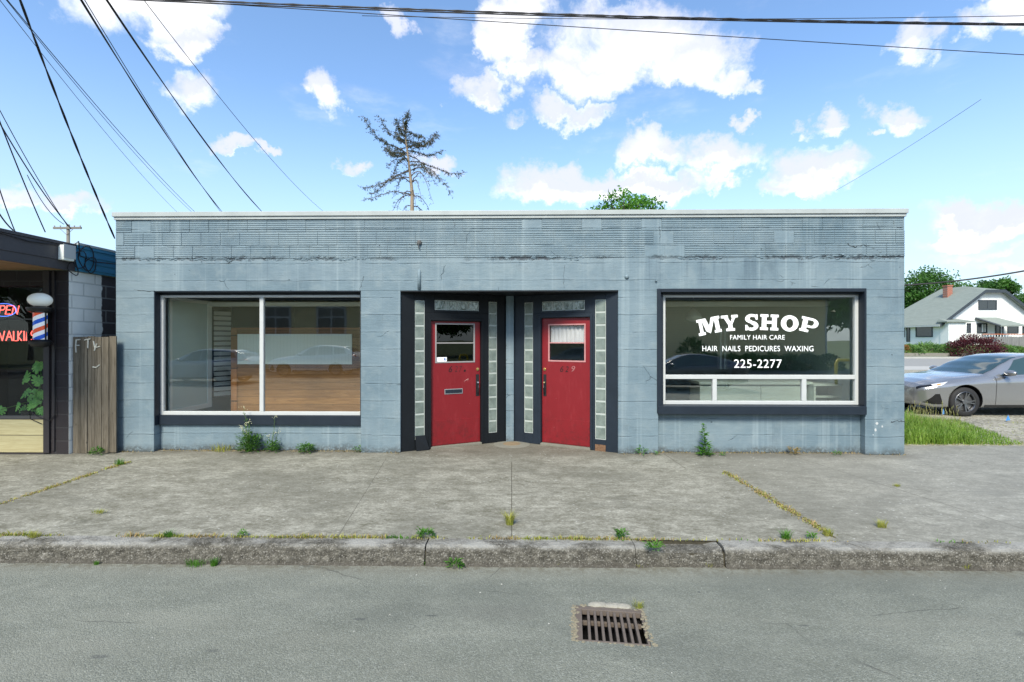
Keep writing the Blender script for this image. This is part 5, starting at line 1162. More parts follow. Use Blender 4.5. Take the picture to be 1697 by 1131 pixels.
wire((136, -2, 8.2), (375, 356, 22), .0125, 'heavier wire of the pair meeting the roof near the left window mullion', sag=.30, n=60, twist=14, ext=(.05, .1))
wire((141, -2, 8.2), (371, 356, 22), .009, 'lighter wire of the pair meeting the roof near the left window mullion', sag=.22, ext=(.05, .1), n=40)
wire((179, -2, 8.4), (443, 356, 22), .0125, 'heavy twisted wire meeting the roof right of the left window mullion', sag=.35, n=60, twist=10, ext=(.05, .1))
wire((242, -2, 8.4), (545, 353, 24), .008, 'thin wire meeting the roof above the right end of the left window', sag=.45, ext=(.05, .1), n=40)
wire((34, -2, 6.3), (190, 395, 9.2), .011, 'twisted dark cable dropping steeply to the left corner of the blue shop', sag=.10, n=60, twist=30, ext=(.1, 0))
wire((-3, 178, 6.0), (112, 375, 7.15), .006, 'faint service wire dropping to the electrical box, upper one', sag=.05)
wire((-3, 200, 5.8), (118, 380, 7.15), .0085, 'service wire dropping to the electrical box, lower one', sag=.07)
wire((45, 290, 6.6), (106, 372, 7.1), .006, 'short slack wire branching from the service wires', sag=.10)
wire((-3, 195, 5.7), (75, 385, 6.7), .0085, 'steep service wire touching the dark fascia in its middle', sag=.03)
wire((-2, 310, 5.8), (25, 384, 6.2), .0075, 'short wire meeting the dark fascia near its left end', sag=.02)
wire((-4, 350, 5.9), (22, 382, 6.2), .010, 'thick short wire at far left above the dark fascia', sag=.02)
wire((1626, 165, 60), (1385, 316, 90), .035, 'lone far diagonal wire in the right part of the sky', sag=.3, mat=simple('grey_far_wire', (.10, .11, .12), .7, .05, 3, 0))
wire((1380, 474, 26), (1760, 437, 22), .045, 'dark cable passing in front of the trees right of the shop', sag=.35, n=60)

# ------------------------------------------------------------------ trees
def conifer():
    Yt = 25.0; base = W(683, 352, Yt); top = W(668, 197, Yt); rnd = random.Random(31); ks = Yt / FP
    t = thing('dying_conifer', 'tall thin dying conifer with sparse drooping branches behind the shop roof', 'tree', (base.x, Yt, 0))
    def ax(s_): # s: 0 ground..1 top, lean near top
        z = top.z * s_; x = base.x + (0 if z < base.z + 1.0 else (top.x - base.x) * ((z - base.z - 1.0) / (top.z - base.z - 1.0)) ** 1.1); return Vector((x, Yt, z))
    b = MB(); b.tube([ax(i / 30) for i in range(31)], [.20 * (1 - (i / 30) ** 1.3) + .015 for i in range(31)], 9); b.build('trunk', M_bark2, t, smooth=True)
    br = MB(); nd = MB()
    def branch(p, px_, py_, rise, droop, r0, dens, yoff):
        e = W(px_, py_, Yt); e.y += yoff; n = 12; pts = []
        for i in range(n + 1):
            s_ = i / n; q = p.lerp(e, s_); q.z += rise * math.sin(s_ * math.pi) - droop * math.sin(s_ * math.pi) * s_; pts.append(q + Vector((rnd.gauss(0, .02), rnd.gauss(0, .02), rnd.gauss(0, .02))) * (i > 0))
        br.tube(pts, [r0 * (1 - .85 * i / n) for i in range(n + 1)], 5)
        for i in range(2, n + 1):
            for k in range(int(dens * 2.1 * (.3 + i / n) + .5)):
                q = pts[i].lerp(pts[i - 1], rnd.random()); d = rv(rnd); d.z = d.z * .6 - .25; L_ = rnd.uniform(.12, .34) * (.6 + .4 * i / n)
                br.tube([q, q + d * L_], [.008, .004], 3, cap=False)
                for m_ in range(2 + int(dens)):
                    qq = q + d * L_ * rnd.uniform(.3, 1.05); leaf(nd, qq, rv(rnd), rv(rnd), rnd.uniform(.05, .12), .03)
    Z = lambda zx, zy: (590 + zx / 6.285, 180 + zy / 6.285)
    L_ = [(575, 470, 190, 240, .0, .7, 4), (570, 460, 215, 215, -.1, .75, 4), (565, 380, 300, 170, 0, .5, 3), (560, 330, 360, 120, 0, .45, 4), (555, 300, 430, 120, 0, .3, 4), (570, 400, 245, 350, .0, .3, 3),
          (560, 330, 660, 210, 0, .25, 3), (560, 250, 600, 150, 0, .15, 4), (555, 220, 640, 170, 0, .1, 3), (575, 400, 830, 240, 0, .6, 4), (580, 410, 845, 290, 0, .5, 3), (585, 430, 870, 400, .0, .45, 3),
          (585, 480, 285, 575, .25, .1, 1.5), (590, 520, 320, 690, .45, .1, 3), (590, 550, 1100, 565, .25, .7, 3.5), (590, 560, 440, 600, .3, 0, 3), (590, 640, 345, 830, .5, .1, 2), (590, 650, 60, 815, .4, .5, 3.2),
          (590, 640, 990, 890, .7, .1, 3.2), (590, 590, 830, 760, .3, .1, 3.0), (590, 480, 800, 720, .35, 0, 1), (590, 720, 105, 860, .3, .4, 3), (590, 770, 350, 940, .5, 0, .8), (590, 780, 820, 890, .6, 0, .6), (590, 710, 820, 1030, .9, 0, .6),
          (590, 900, 190, 1040, .4, .25, 2), (590, 900, 240, 1085, .5, .1, 1), (590, 910, 750, 1090, .5, 0, .5), (590, 880, 460, 1090, .45, 0, .8), (590, 1020, 690, 1085, .25, 0, .6), (590, 1020, 430, 1090, .3, 0, .8), (590, 1020, 510, 1100, .15, 0, .8), (590, 780, 700, 1000, .6, 0, .6), (590, 860, 640, 1090, .4, 0, .4)]
    for i, (x0, y0, x1, y1, rs, dp, dn) in enumerate(L_):
        p0 = Z(x0, y0); s_ = (EYE + (CY - p0[1]) * ks) / top.z; p = ax(min(.99, s_)); px_, py_ = Z(x1, y1); branch(p, px_, py_, rs, dp, (.032 if y0 > 400 else .028), dn, rnd.uniform(-1.8, 1.8))
    for i in range(16):                       # crown spire twigs
        s_ = .80 + .2 * i / 16; p = ax(s_); a = rnd.uniform(0, 6.28); e = p + Vector((math.cos(a), math.sin(a), .9)) * (1.02 - s_) * 3.2; n = 5; pts = [p.lerp(e, j / n) for j in range(n + 1)]
        br.tube(pts, .012, 4)
        for q in pts[1:]:
            for k in range(5): leaf(nd, q + rv(rnd) * .13, rv(rnd), rv(rnd), rnd.uniform(.06, .14), .035)
    for i in range(14):                       # unseen lower dead branches
        s_ = .12 + .4 * i / 14; p = ax(s_); a = rnd.uniform(0, 6.28); e = p + Vector((math.cos(a) * 2.4, math.sin(a) * 2.4, -.7)); br.tube([p, p.lerp(e, .5) + Vector((0, 0, .3)), e], [.03, .02, .006], 5)
    br.build('branches', M_bark, t); nd.build('needles', L_conif, t, recalc=False)
conifer()
def tree(name, label, X, Y, ztop, rad, zc, rz, mat, leafn, leafL, seed, cat='tree', group=None, trunk_r=.22, clumps=26, air=.55, bark=None, zg=0):
    rnd = random.Random(seed); t = thing(name, label, cat, (X, Y, zg), group=group); cr = MB(); tk = MB()
    tk.tube([(X, Y, zg), (X + .05, Y, zc * .5), (X - .05, Y, zc)], [trunk_r, trunk_r * .75, trunk_r * .35], 9)
    for i in range(clumps):
        d = rv(rnd); d.z = abs(d.z) * 1.0 - .25; rr = rnd.uniform(.55, 1.0); c = Vector((X, Y, zc)) + Vector((d.x * rad, d.y * rad, d.z * rz)) * rr
        if c.z > ztop - .1: c.z = ztop - rnd.uniform(.1, rz * .2)
        s_ = Vector((X, Y, zc * rnd.uniform(.55, .9))); mid_ = s_.lerp(c, .5) + Vector((0, 0, .1 * rad)); tk.tube([s_, mid_, c], [trunk_r * .35, trunk_r * .2, trunk_r * .06], 5)
        cs = rad * rnd.uniform(.22, .42)
        for k in range(leafn):
            o_ = rv(rnd) * (rnd.random() ** air) * cs; o_.z *= .65
            leaf(cr, c + o_, rv(rnd) + Vector((0, 0, -.3)), rv(rnd), leafL * rnd.uniform(.6, 1.3), leafL * .5)
    tk.build('trunk', bark or M_bark, t); cr.build('crown', mat, t, recalc=False); return t
Yt = 22; tree('broadleaf_tree', 'leafy bright green treetop peeking over the roof right of the conifer', PX(1041, Yt), Yt, ZY(318, 1041, Yt), 1.75, ZY(352, 1041, Yt) - .25, 1.3, L_tree2, 60, .17, 41, clumps=40, air=.6)
Yt = 70
def fartree(px, pyt, wpx, seed, label, Yt=70, mat=None): 
    r_ = wpx * Yt / FP / 2; z_ = ZY(pyt, px, Yt); tree('broadleaf_tree', label, PX(px, Yt), Yt, z_, r_, z_ - r_ * .8, r_ * .8, mat or L_tree, 110, .40, seed, group=None, trunk_r=.35, clumps=44, air=.6)
fartree(1540, 441, 108, 51, 'broad green tree behind the white house chimney'); fartree(1500, 478, 60, 55, 'lower green tree at the left edge behind the house roof', 72)
fartree(1648, 458, 58, 52, 'pointed dark green tree behind the house ridge', 74); fartree(1704, 478, 80, 53, 'green tree at the right edge behind the house gable', 72)

# ------------------------------------------------------------------ right side: gravel lot, far street, house
structure(sheet('gravel_lot', XR + .001, 60, 7.95, 28, .002, .004, M_gravel, 1, 1))
structure(sheet('far_pavement', -80, 140, 28.0, 32.0, .0, .0, simple('pale_concrete', (.36, .355, .33), .9, .15, 1, .3)))
structure(sheet('far_street', -80, 160, 32.0, 45.0, .003, .003, M_farroad))
b = MB(); b.box(-80, 160, 45.0, 45.25, -.1, .16); structure(b.build('far_kerb', simple('pale_kerb', (.34, .34, .32), .9, .2, 1, .2)))
structure(sheet('far_verge', -80, 160, 45.25, 47.0, .12, .14, simple('verge', (.10, .12, .06), .95, .4, 1, .3)))
b = MB(); b.box(-20, 120, 47, 47.3, -.1, ZY(585.5, 1520, 47)); tag(b.build('retaining_wall', simple('stone_wall', (.20, .19, .165), .9, .25, 1.5, .6, bscale=6, bd=.05), loc=(40, 47, 0)), 'low grey retaining wall across the street below the junipers', 'wall')
ZH = ZY(572, 1520, 52)
b = MB(); b.add([(-20, 47.3, .42), (120, 47.3, .42), (120, 52, ZH), (-20, 52, ZH), (120, 90, ZH), (-20, 90, ZH)], [(0, 1, 2, 3), (3, 2, 4, 5)]); structure(b.build('front_garden', simple('garden_grass', (.10, .16, .04), .95, .3, .5, .4), recalc=False))
def shrub(px, py, wpx, hpx, Y, mat, label, seed, n=1500, leafL=.16, name='shrub', depth=1.2, cat='shrub', air=.5):
    rnd = random.Random(seed); q = W(px, py, Y); rx = wpx * Y / FP / 2; H = hpx * Y / FP; zb = q.z - H; t = thing(name, label, cat, (q.x, Y, zb)); b = MB()
    for k in range(n):
        d = rv(rnd); d.z = abs(d.z); s_ = .72 + .28 * rnd.random(); w_ = 1 + .22 * mnoise.noise((d.x * 3 + seed, d.y * 3, d.z * 3))
        p = Vector((q.x + d.x * rx * s_ * w_, Y + d.y * depth * s_ * w_, zb + d.z * H * s_ * w_)); leaf(b, p, d + rv(rnd) * .8 + Vector((0, 0, -.2)), rv(rnd), leafL * rnd.uniform(.6, 1.4), leafL * .35)
    b.build('foliage', mat, t, recalc=False); s2 = MB()
    for k in range(7):
        a = rnd.uniform(0, 6.28); s2.tube([(q.x, Y, zb), (q.x + math.cos(a) * rx * .5, Y + math.sin(a) * depth * .5, zb + H * .6)], [.05, .02], 5)
    s2.build('stems', M_bark, t)
shrub(1614, 557, 86, 35, 47.0, L_maple, 'wide dark red cutleaf maple bush in front of the house', 61, 5200, .22, 'maple_bush', 1.8)
for i, (px, py, wp, hp, Yq, lb) in enumerate([(1507, 572, 34, 14, 48.2, 'green juniper mound nearest the blue shop corner'), (1537, 568, 52, 17, 48.5, 'largest green juniper mound under the picture window'), (1568, 571, 36, 15, 48.0, 'green juniper mound left of the red maple'), (1660, 572, 30, 14, 48.0, 'light green shrub right of the red maple'), (1682, 575, 34, 10, 48.4, 'low green shrub in front of the grey fence')]):
    shrub(px, py, wp, hp, Yq, L_jun, lb, 70 + i, 1500, .2, 'juniper', 1.3)
shrub(1500, 572, 12, 13, 47.9, mat_leaf('leaf_orange', (.35, .14, .05), (.42, .22, .08), None, 1), 'small orange flowering shrub beside the blue shop corner', 80, 500, .15, 'flowering_shrub', .5)

# white house
M_stucco = simple('white_stucco', (.72, .73, .72), .8, .06, 1, .2); M_trim = simple('dark_trim', (.035, .045, .055), .5, .1, 2, 0)
m_, g = newmat('grey_shingles'); p = g.pos(); x, y, z = g.sep(p)
f = g.noise(g.scl(p, (1, 1, 5)), 1.2, 5, .7); row = g.m('FRACT', g.m('MULTIPLY', z, 6.0)); wn = g.noise(g.scl(p, (3, 3, 12)), 2.5, 2)
c = g.mix(f, (.13, .155, .14), (.25, .285, .26)); c = g.mix(g.m('MULTIPLY', wn, .4), c, (.30, .33, .30)); c = g.mix(g.m('MULTIPLY', g.ss(row, .85, 1), .35), c, (.06, .07, .065)); fin(g, c, .9, g.bump(row, .3, .03), spec=.1); M_shing = m_
M_wpane = simple('house_window_pane', (.03, .035, .04), .08, .3, .5, 0, spec=.8)
YH = 52.0; xl = PX(1559, YH); xc = PX(1641, YH); xr = 2 * xc - xl; zg = ZH
hs = thing('white_house', 'white stucco house with grey shingle roof and clipped gable across the street', 'house', (xc, YH, zg))
ze = ZY(533, 1556, YH); zr = ZY(475, 1632, YH + 3.0); zc_ = ZY(482, 1641, YH); xk0, xk1 = PX(1626, YH), PX(1658, YH)
DH = 9.0
b = MB(); th = .3
b.prism([(xl, YH, zg - .3), (xr, YH, zg - .3), (xr, YH, ze), (xk1, YH, zc_), (xk0, YH, zc_), (xl, YH, ze)], (0, th, 0))
b.box(xl, xl + th, YH + th, YH + DH, zg - .3, ze); b.box(xr - th, xr, YH + th, YH + DH, zg - .3, ze); b.box(xl, xr, YH + DH, YH + DH + th, zg - .3, ze)
b.build('wall', M_stucco, hs)
ov = .5
def rf(P, t_=.12): b = MB(); b.prism(P, (0, 0, t_)); return b
eL, eR = xl - ov, xr + ov; sl_ = (zc_ - ze) / (xk0 - xl); zeo = ze - sl_ * ov; yr0 = YH + 3.0; yrb = YH + DH - 3
b = MB(); yf = YH - ov; yb2 = YH + DH + ov
P = {'a': (eL, yf, zeo), 'b': (xk0, yf, zc_), 'c': (xc, yr0, zr), 'd': (xc, yrb, zr), 'e': (eL, yb2, zeo), 'f': (xk1, yf, zc_), 'g': (eR, yf, zeo), 'h': (eR, yb2, zeo)}
keys = list(P); up_v = [Vector(P[k]) + Vector((0, 0, .02)) for k in keys]; dn_v = [Vector(P[k]) - Vector((0, 0, .14)) for k in keys]; n = len(keys); ix = {k: i for i, k in enumerate(keys)}
F = [('a', 'b', 'c', 'd', 'e'), ('b', 'f', 'c'), ('f', 'g', 'h', 'd', 'c'), ('d', 'h', 'e')]
b.add(up_v + dn_v, [tuple(ix[k] for k in f_) for f_ in F] + [tuple(ix[k] + n for k in reversed(f_)) for f_ in F] + [(ix[a], ix[c_], ix[c_] + n, ix[a] + n) for a, c_ in [('a', 'b'), ('b', 'f'), ('f', 'g'), ('g', 'h'), ('h', 'e'), ('e', 'a')]])
roof_h = b.build('roof', M_shing, hs)
b = MB()
for (p0, p1) in [(P['a'], P['b']), (P['b'], P['f']), (P['f'], P['g'])]:
    p0, p1 = Vector(p0), Vector(p1); q = [p0 + Vector((0, -.06, .06)), p1 + Vector((0, -.06, .06)), p1 + Vector((0, -.06, -.26)), p0 + Vector((0, -.06, -.26))]; b.prism(q, (0, .055, 0))
b.build('barge_board', M_trim, hs)
b = MB(); b.box(eL - .04, eL + .06, yf, yb2, zeo - .16, zeo); b.build('gutter', M_white, hs)
# chimney
cp = W(1570, 492, YH + 3.5); b = MB(); xa, xb = PX(1567.5, YH + 3.5), PX(1576, YH + 3.5); b.box(xa, xb, YH + 3.3, YH + 3.9, ZY(497, 1570, YH + 3.5) - .5, ZY(475, 1570, YH + 3.5)); b.box(xa - .05, xb + .05, YH + 3.25, YH + 3.95, ZY(475, 1570, YH + 3.5), ZY(473, 1570, YH + 3.5))
b.build('chimney', mat_blocks('red_brick', (.30, .10, .06), .3, .12, 'x', .02, (.35, .3, .27)), roof_h)
def hwin(px0, px1, py0, py1, Y, parent, mull=1, name='window'):
    a, c_ = W(px0, py1, Y), W(px1, py0, Y); b = MB(); t = .11
    b.box(a.x, c_.x, Y - .06, Y - .002, a.z, a.z + t); b.box(a.x, c_.x, Y - .06, Y - .002, c_.z - t, c_.z); b.box(a.x, a.x + t, Y - .06, Y - .002, a.z + t, c_.z - t); b.box(c_.x - t, c_.x, Y - .06, Y - .002, a.z + t, c_.z - t)
    for k in range(mull): xm = a.x + (c_.x - a.x) * (k + 1) / (mull + 1); b.box(xm - .03, xm + .03, Y - .05, Y - .003, a.z + t, c_.z - t)
    f_ = b.build(name, M_trim, parent); b = MB(); b.box(a.x + t, c_.x - t, Y - .035, Y - .02, a.z + t, c_.z - t); b.build('pane', M_wpane, f_)
    return f_
hwin(1621, 1651.5, 497.5, 514, YH, hs, 1); hwin(1618.5, 1635.5, 536, 552.5, YH, hs, 1); hwin(1559, 1570.5, 536, 552.5, YH - .0, hs, 0)
# white curtain-like casing in the middle window
b = MB(); a = W(1626.5, 550.5, YH); c_ = W(1629, 538, YH); b.box(a.x, c_.x, YH - .055, YH - .036, a.z, c_.z); a = W(1631, 550.5, YH); c_ = W(1632.5, 538, YH); b.box(a.x, c_.x, YH - .055, YH - .036, a.z, c_.z); b.build('window_casing', M_stucco, hs)
# bay with its own small roof
YBy = YH - 1.0; xa, xb = PX(1572, YBy), PX(1600.5, YBy); zbt = ZY(534.5, 1590, YBy)
b = MB(); b.prism([(xa, YH - .001, zg - .3), (xa, YBy, zg - .3), (xb - .0, YBy, zg - .3), (xb + .55, YBy + .6, zg - .3), (xb + .55, YH - .001, zg - .3)], (0, 0, zbt - zg + .3)); b.build('bay', M_stucco, hs)
b = MB(); ra, rb = PX(1566, YBy), PX(1612, YBy); zr1 = ZY(528, 1590, YBy); b.prism([(ra, YH - .002, zbt + .0), (ra, YBy - .25, zbt + .0), (rb, YBy - .25, zbt + .0), (rb, YH - .002, zbt + .0)], (0, 0, .1)); b.add([(ra, YH, zbt + .1), (ra, YBy - .25, zbt + .101), (rb, YBy - .25, zbt + .101), (rb, YH, zbt + .1), (ra + .2, YH - .01, zr1), (rb - .7, YH - .01, zr1)], [(1, 2, 5, 4), (0, 1, 4), (2, 3, 5)]); b.build('bay_roof', M_shing, hs)
hwin(1602, 1608.5, 536, 552.5, YBy + .05, hs, 0)
# porch on the right
YPc = YH - 1.6; xa, xb = PX(1640, YPc), PX(1700, YPc); zp0, zp1 = ZY(539.5, 1670, YPc), ZY(525, 1670, YPc)
b = MB(); b.add([(xa + .9, YPc - .2, zp0), (xb, YPc - .2, zp0), (xb - 1.4, YH - .01, zp1), (xa, YH - .01, zp1), (xa + .9, YPc - .2, zp0 - .12), (xb, YPc - .2, zp0 - .12), (xb - 1.4, YH - .01, zp1 - .12), (xa, YH - .01, zp1 - .12)], [(0, 1, 2, 3), (7, 6, 5, 4), (0, 4, 5, 1), (1, 5, 6, 2), (3, 2, 6, 7), (0, 3, 7, 4)]); b.build('porch_roof', M_shing, hs)
b = MB(); b.tube([(xa - .02, YH - .1, zp1 - .08), (xa + .88, YPc - .22, zp0 - .06)], .10, 4)
b.build('porch_barge_board', M_trim, hs)
for pp in (1662, 1696): b = MB(); b.box(PX(pp, YPc), PX(pp + 2, YPc), YPc, YPc + .12, zg, zp0 - .1); b.build('porch_post', M_trim, hs)
hwin(1649, 1658, 538, 558, YH, hs, 0, 'porch_door'); hwin(1669, 1687.5, 540, 552.5, YH, hs, 0)
# side wall (faces the shop): picture window and door
def swin(py0, py1, y0, y1, name):
    X_ = xl; b = MB(); t = .12; za, zb_ = ZY(py1, 1530, 53.5), ZY(py0, 1530, 53.5)
    b.box(X_ - .06, X_ - .002, y0, y1, za, za + t); b.box(X_ - .06, X_ - .002, y0, y1, zb_ - t, zb_); b.box(X_ - .06, X_ - .002, y0, y0 + t, za + t, zb_ - t); b.box(X_ - .06, X_ - .002, y1 - t, y1, za + t, zb_ - t); f_ = b.build(name, M_trim, hs)
    b = MB(); b.box(X_ - .035, X_ - .02, y0 + t, y1 - t, za + t, zb_ - t); b.build('pane', M_wpane, f_)
def Yat(px): r = ray(px, CY); return xl / r[0] * r[1]
swin(537, 559, Yat(1546), Yat(1518), 'window'); swin(540, 567, Yat(1508.5), Yat(1502.5), 'front_door'); swin(540, 559, Yat(1500), Yat(1494), 'window')
# railing and fence by the house
YRl = 50.0; xa, xb = PX(1629, YRl), PX(1760, YRl); z0, z1 = ZY(558, 1660, YRl), ZY(553.5, 1660, YRl)
rl = thing('deck_railing', 'orange brown deck railing under the porch of the white house', 'railing', ((xa + xb) / 2, YRl, z0)); M_rail = simple('cedar_rail', (.38, .13, .06), .7, .2, 2, .1)
b = MB(); b.box(xa, xb, YRl, YRl + .1, z1 - .08, z1); b.box(xa, xb, YRl + .02, YRl + .08, z0 - .2, z0 - .12); b.build('rail', M_rail, rl); b = MB(); x = xa + .1
while x < xb: b.box(x, x + .05, YRl + .03, YRl + .07, z0 - .12, z1 - .08); x += .28
b.build('balusters', M_stucco, rl)
YFn = 49.0; xa, xb = PX(1650, YFn), PX(1780, YFn); fn = thing('board_fence', 'grey weathered board fence at the right edge below the deck railing', 'fence', ((xa + xb) / 2, YFn, .4)); b = MB(); x = xa; rnd = random.Random(9)
while x < xb: b.box(x, x + .14, YFn + rnd.uniform(-.01, .01), YFn + .04, .4, ZY(558.5, 1670, YFn) + rnd.uniform(-.03, .03)); x += .15
b.build('boards', mat_wood('grey_fence_far', (.24, .24, .23), (.15, .15, .145), .15, horiz=False, knots=False), fn)
# marker flags
for (px, py, lb) in [(1508, 676, 'blue marker flag in the grass nearest the shop corner'), (1563, 684, 'blue marker flag beside the front wheel of the grey car'), (1670, 694, 'blue marker flag in the gravel under the car door')]:
    q = G(px, py + 6, 0); q.z = 0; hpx = 14 if px != 1670 else 12; H = hpx * q.y / FP
    t = thing('marker_flag', lb, 'marker flag', tuple(q), group='blue marker flags'); b = MB(); b.tube([(q.x, q.y, 0), (q.x + .01, q.y, H)], .003, 5); b.build('wire_stake', M_alu, t)
    b = MB(); k_ = .06 if px != 1670 else .10; b.prism([(q.x + .005 - k_ * .4, q.y, H * .2), (q.x + .012 + k_ * .6, q.y + .02, H * .25), (q.x + .01 + k_ * .3, q.y + .01, H * .6), (q.x + .01, q.y, H)], (0, .004, 0)); b.build('flag', simple('flag_blue', (.03, .28, .75), .5, .1, 4, 0), t)

# ------------------------------------------------------------------ cars
def lerp_table(T, x):
    if x <= T[0][0]: return T[0][1]
    for (a, va), (c, vc) in zip(T, T[1:]):
        if x <= c: t = (x - a) / (c - a); t = t * t * (3 - 2 * t) * .35 + t * .65; return va + (vc - va) * t
    return T[-1][1]
TL = 4.72
SEDAN = dict(
 w=[(0, .60), (.05, .70), (.15, .79), (.35, .865), (.7, .905), (1.4, .90), (2.4, .905), (3.6, .91), (4.2, .885), (4.55, .82), (4.72, .70)],
 zb=[(0, .25), (.3, .19), (.9, .19), (3.9, .2), (4.72, .32)],
 zm=[(0, .46), (.3, .52), (1.0, .60), (4.0, .66), (4.72, .66)],
 zt=[(0, .62), (.1, .69), (.4, .755), (.9, .83), (1.45, .895), (2.5, .93), (3.6, .97), (4.3, 1.0), (4.62, .98), (4.72, .86)],
 wt=[(0, .54), (.05, .63), (.15, .71), (.4, .78), (.9, .815), (1.45, .83), (2.5, .82), (3.6, .80), (4.3, .76), (4.72, .60)],
 zr=[(0, .635), (.1, .715), (.4, .785), (.9, .865), (1.42, .925), (1.62, 1.01), (1.95, 1.17), (2.25, 1.29), (2.5, 1.345), (2.85, 1.365), (3.2, 1.345), (3.6, 1.27), (4.0, 1.16), (4.3, 1.07), (4.6, 1.03), (4.72, .88)],
 wr=[(0, .44), (.1, .56), (.4, .66), (.9, .72), (1.42, .745), (1.62, .74), (1.95, .68), (2.25, .62), (2.6, .575), (3.2, .56), (3.8, .56), (4.3, .62), (4.72, .52)],
 zc=[(0, .66), (.1, .75), (.4, .825), (.9, .905), (1.42, .955), (1.62, 1.06), (1.95, 1.225), (2.25, 1.345), (2.5, 1.395), (2.85, 1.41), (3.2, 1.395), (3.6, 1.32), (4.0, 1.205), (4.3, 1.11), (4.6, 1.055), (4.72, .90)])
def make_car(name, label, cat, loc, rz, paint, zs=1.0, suv=False, group=None, seed=0):
    T = dict(SEDAN)
    if suv:
        T['zr'] = [(x, z if x < 1.3 else z) for x, z in T['zr'] if x < 3.0] + [(3.4, 1.355), (4.0, 1.33), (4.35, 1.22), (4.6, 1.0), (4.72, .9)]
        T['zc'] = [(x, z) for x, z in T['zc'] if x < 3.0] + [(3.4, 1.41), (4.0, 1.38), (4.35, 1.27), (4.6, 1.03), (4.72, .92)]
    t = thing(name, label, cat, loc, rz, group, local=True)
    def sect(x):
        g_ = lambda k: lerp_table(T[k], x); w_, zb, zm, zt, wt, zr, wr, zc = (g_(k) for k in ('w', 'zb', 'zm', 'zt', 'wt', 'zr', 'wr', 'zc'))
        return [(0, zb), (w_ * .80, zb), (w_ * .955, zb + .03), (w_ * .985, zb + .16), (w_ * .995, zm), (w_ * 1.0, zm + (zt - zm) * .55), (w_ * .965, zt - .045), (wt, zt), ((wt + wr) / 2 + .012, (zt + zr) / 2), (wr, zr), (wr * .80, zr + (zc - zr) * .55), (wr * .4, zc - (zc - zr) * .12), (0, zc)]
    def Sf(x, u, side=1, off=0):
        P = sect(x); i = min(int(u), len(P) - 2); f = u - i
        q = [P[max(i - 1, 0)], P[i], P[i + 1], P[min(i + 2, len(P) - 1)]]
        def cr(k): a, b_, c, d = (v[k] for v in q); l = b_ + (c - b_) * f; s_ = .5 * ((2 * b_) + (-a + c) * f + (2 * a - 5 * b_ + 4 * c - d) * f * f + (-a + 3 * b_ - 3 * c + d) * f ** 3); return l * .45 + s_ * .55
        p = Vector((x, -side * cr(0), cr(1) * zs))
        if off:
            e = .01; a = Sf(min(x + e, TL), u, side) - Sf(max(x - e, 0), u, side); c = Sf(x, min(u + .03, 11.99), side) - Sf(x, max(u - .03, .01), side); n = a.cross(c) * side
            if n.length > 1e-9: n.normalize(); 
            if n.y * -side < -.2 and abs(n.z) < .5: n = -n
            if n.z < -.5 and u > 5: n = -n
            p = p + n * off
        return p
    # body shell
    NX, NU = 96, 60; xs = [TL * (.5 - .5 * math.cos(math.pi * i / NX)) * .4 + TL * i / NX * .6 for i in range(NX + 1)]
    b = MB(); ring = []
    for x in xs:
        r_ = [Sf(x, 12 * j / NU * .9999, 1) for j in range(NU + 1)] + [Sf(x, 12 * j / NU * .9999, -1) for j in range(NU - 1, 0, -1)]; ring.append(r_)
    M_ = len(ring[0]); vs = [p for r_ in ring for p in r_]
    fs = [(i * M_ + k, i * M_ + (k + 1) % M_, (i + 1) * M_ + (k + 1) % M_, (i + 1) * M_ + k) for i in range(NX) for k in range(M_)]
    fs += [tuple(range(M_)), tuple(NX * M_ + k for k in reversed(range(M_)))]
    b.add(vs, fs); body = b.build('body', [paint, M_dark], t, smooth=True)
    FX, RX, WZ, WR = .93, 3.66, .33, .33
    cut = MB(); 
    for wx in (FX, RX):
        for sd in (-1, 1):
            y0, y1 = (-1.05, -.60) if sd > 0 else (.60, 1.05); cut.tube([(wx, y0, WZ + .015), (wx, y1, WZ + .015)], WR + .045, 40)
    co = cut.build('cut', [M_dark], t); md = body.modifiers.new('b', 'BOOLEAN'); md.operation = 'DIFFERENCE'; md.object = co; md.solver = 'EXACT'
    bpy.context.view_layer.update(); dg = bpy.context.evaluated_depsgraph_get(); me = bpy.data.meshes.new_from_object(body.evaluated_get(dg)); body.modifiers.clear(); body.data = me; bpy.data.objects.remove(co)
    me.materials.clear(); me.materials.append(paint); me.materials.append(M_dark)
    for p_ in me.polygons:
        c = p_.center
        inw = any((c.x - wx) ** 2 + (c.z - WZ - .015) ** 2 < (WR + .047) ** 2 for wx in (FX, RX)) and abs(c.y) < .9
        nn = p_.normal; isw = inw and (abs(nn.y) < .3 or abs(c.y) < .62) ; p_.material_index = 1 if isw or c.z < .2 * zs else 0; p_.use_smooth = not isw
    def patch(nm, fn, nu, nv, mat, off, side=1, th=None, parent=None):
        b = MB(); vs = []
        for i in range(nu + 1):
            for j in range(nv + 1): x, u = fn(i / nu, j / nv); vs.append(Sf(x, u, side, off))
        b.add(vs, [(i * (nv + 1) + j, (i + 1) * (nv + 1) + j, (i + 1) * (nv + 1) + j + 1, i * (nv + 1) + j + 1) for i in range(nu) for j in range(nv)])
        return b.build(nm, mat, parent or t, smooth=True, recalc=False)
    gl = M_carglass
    def quad(p00, p10, p11, p01): return lambda a, c: tuple((p00[k] * (1 - a) + p10[k] * a) * (1 - c) + (p01[k] * (1 - a) + p11[k] * a) * c for k in (0, 1))
    # windscreen: across both sides
    b = MB(); vs = []; nu, nv = 14, 20
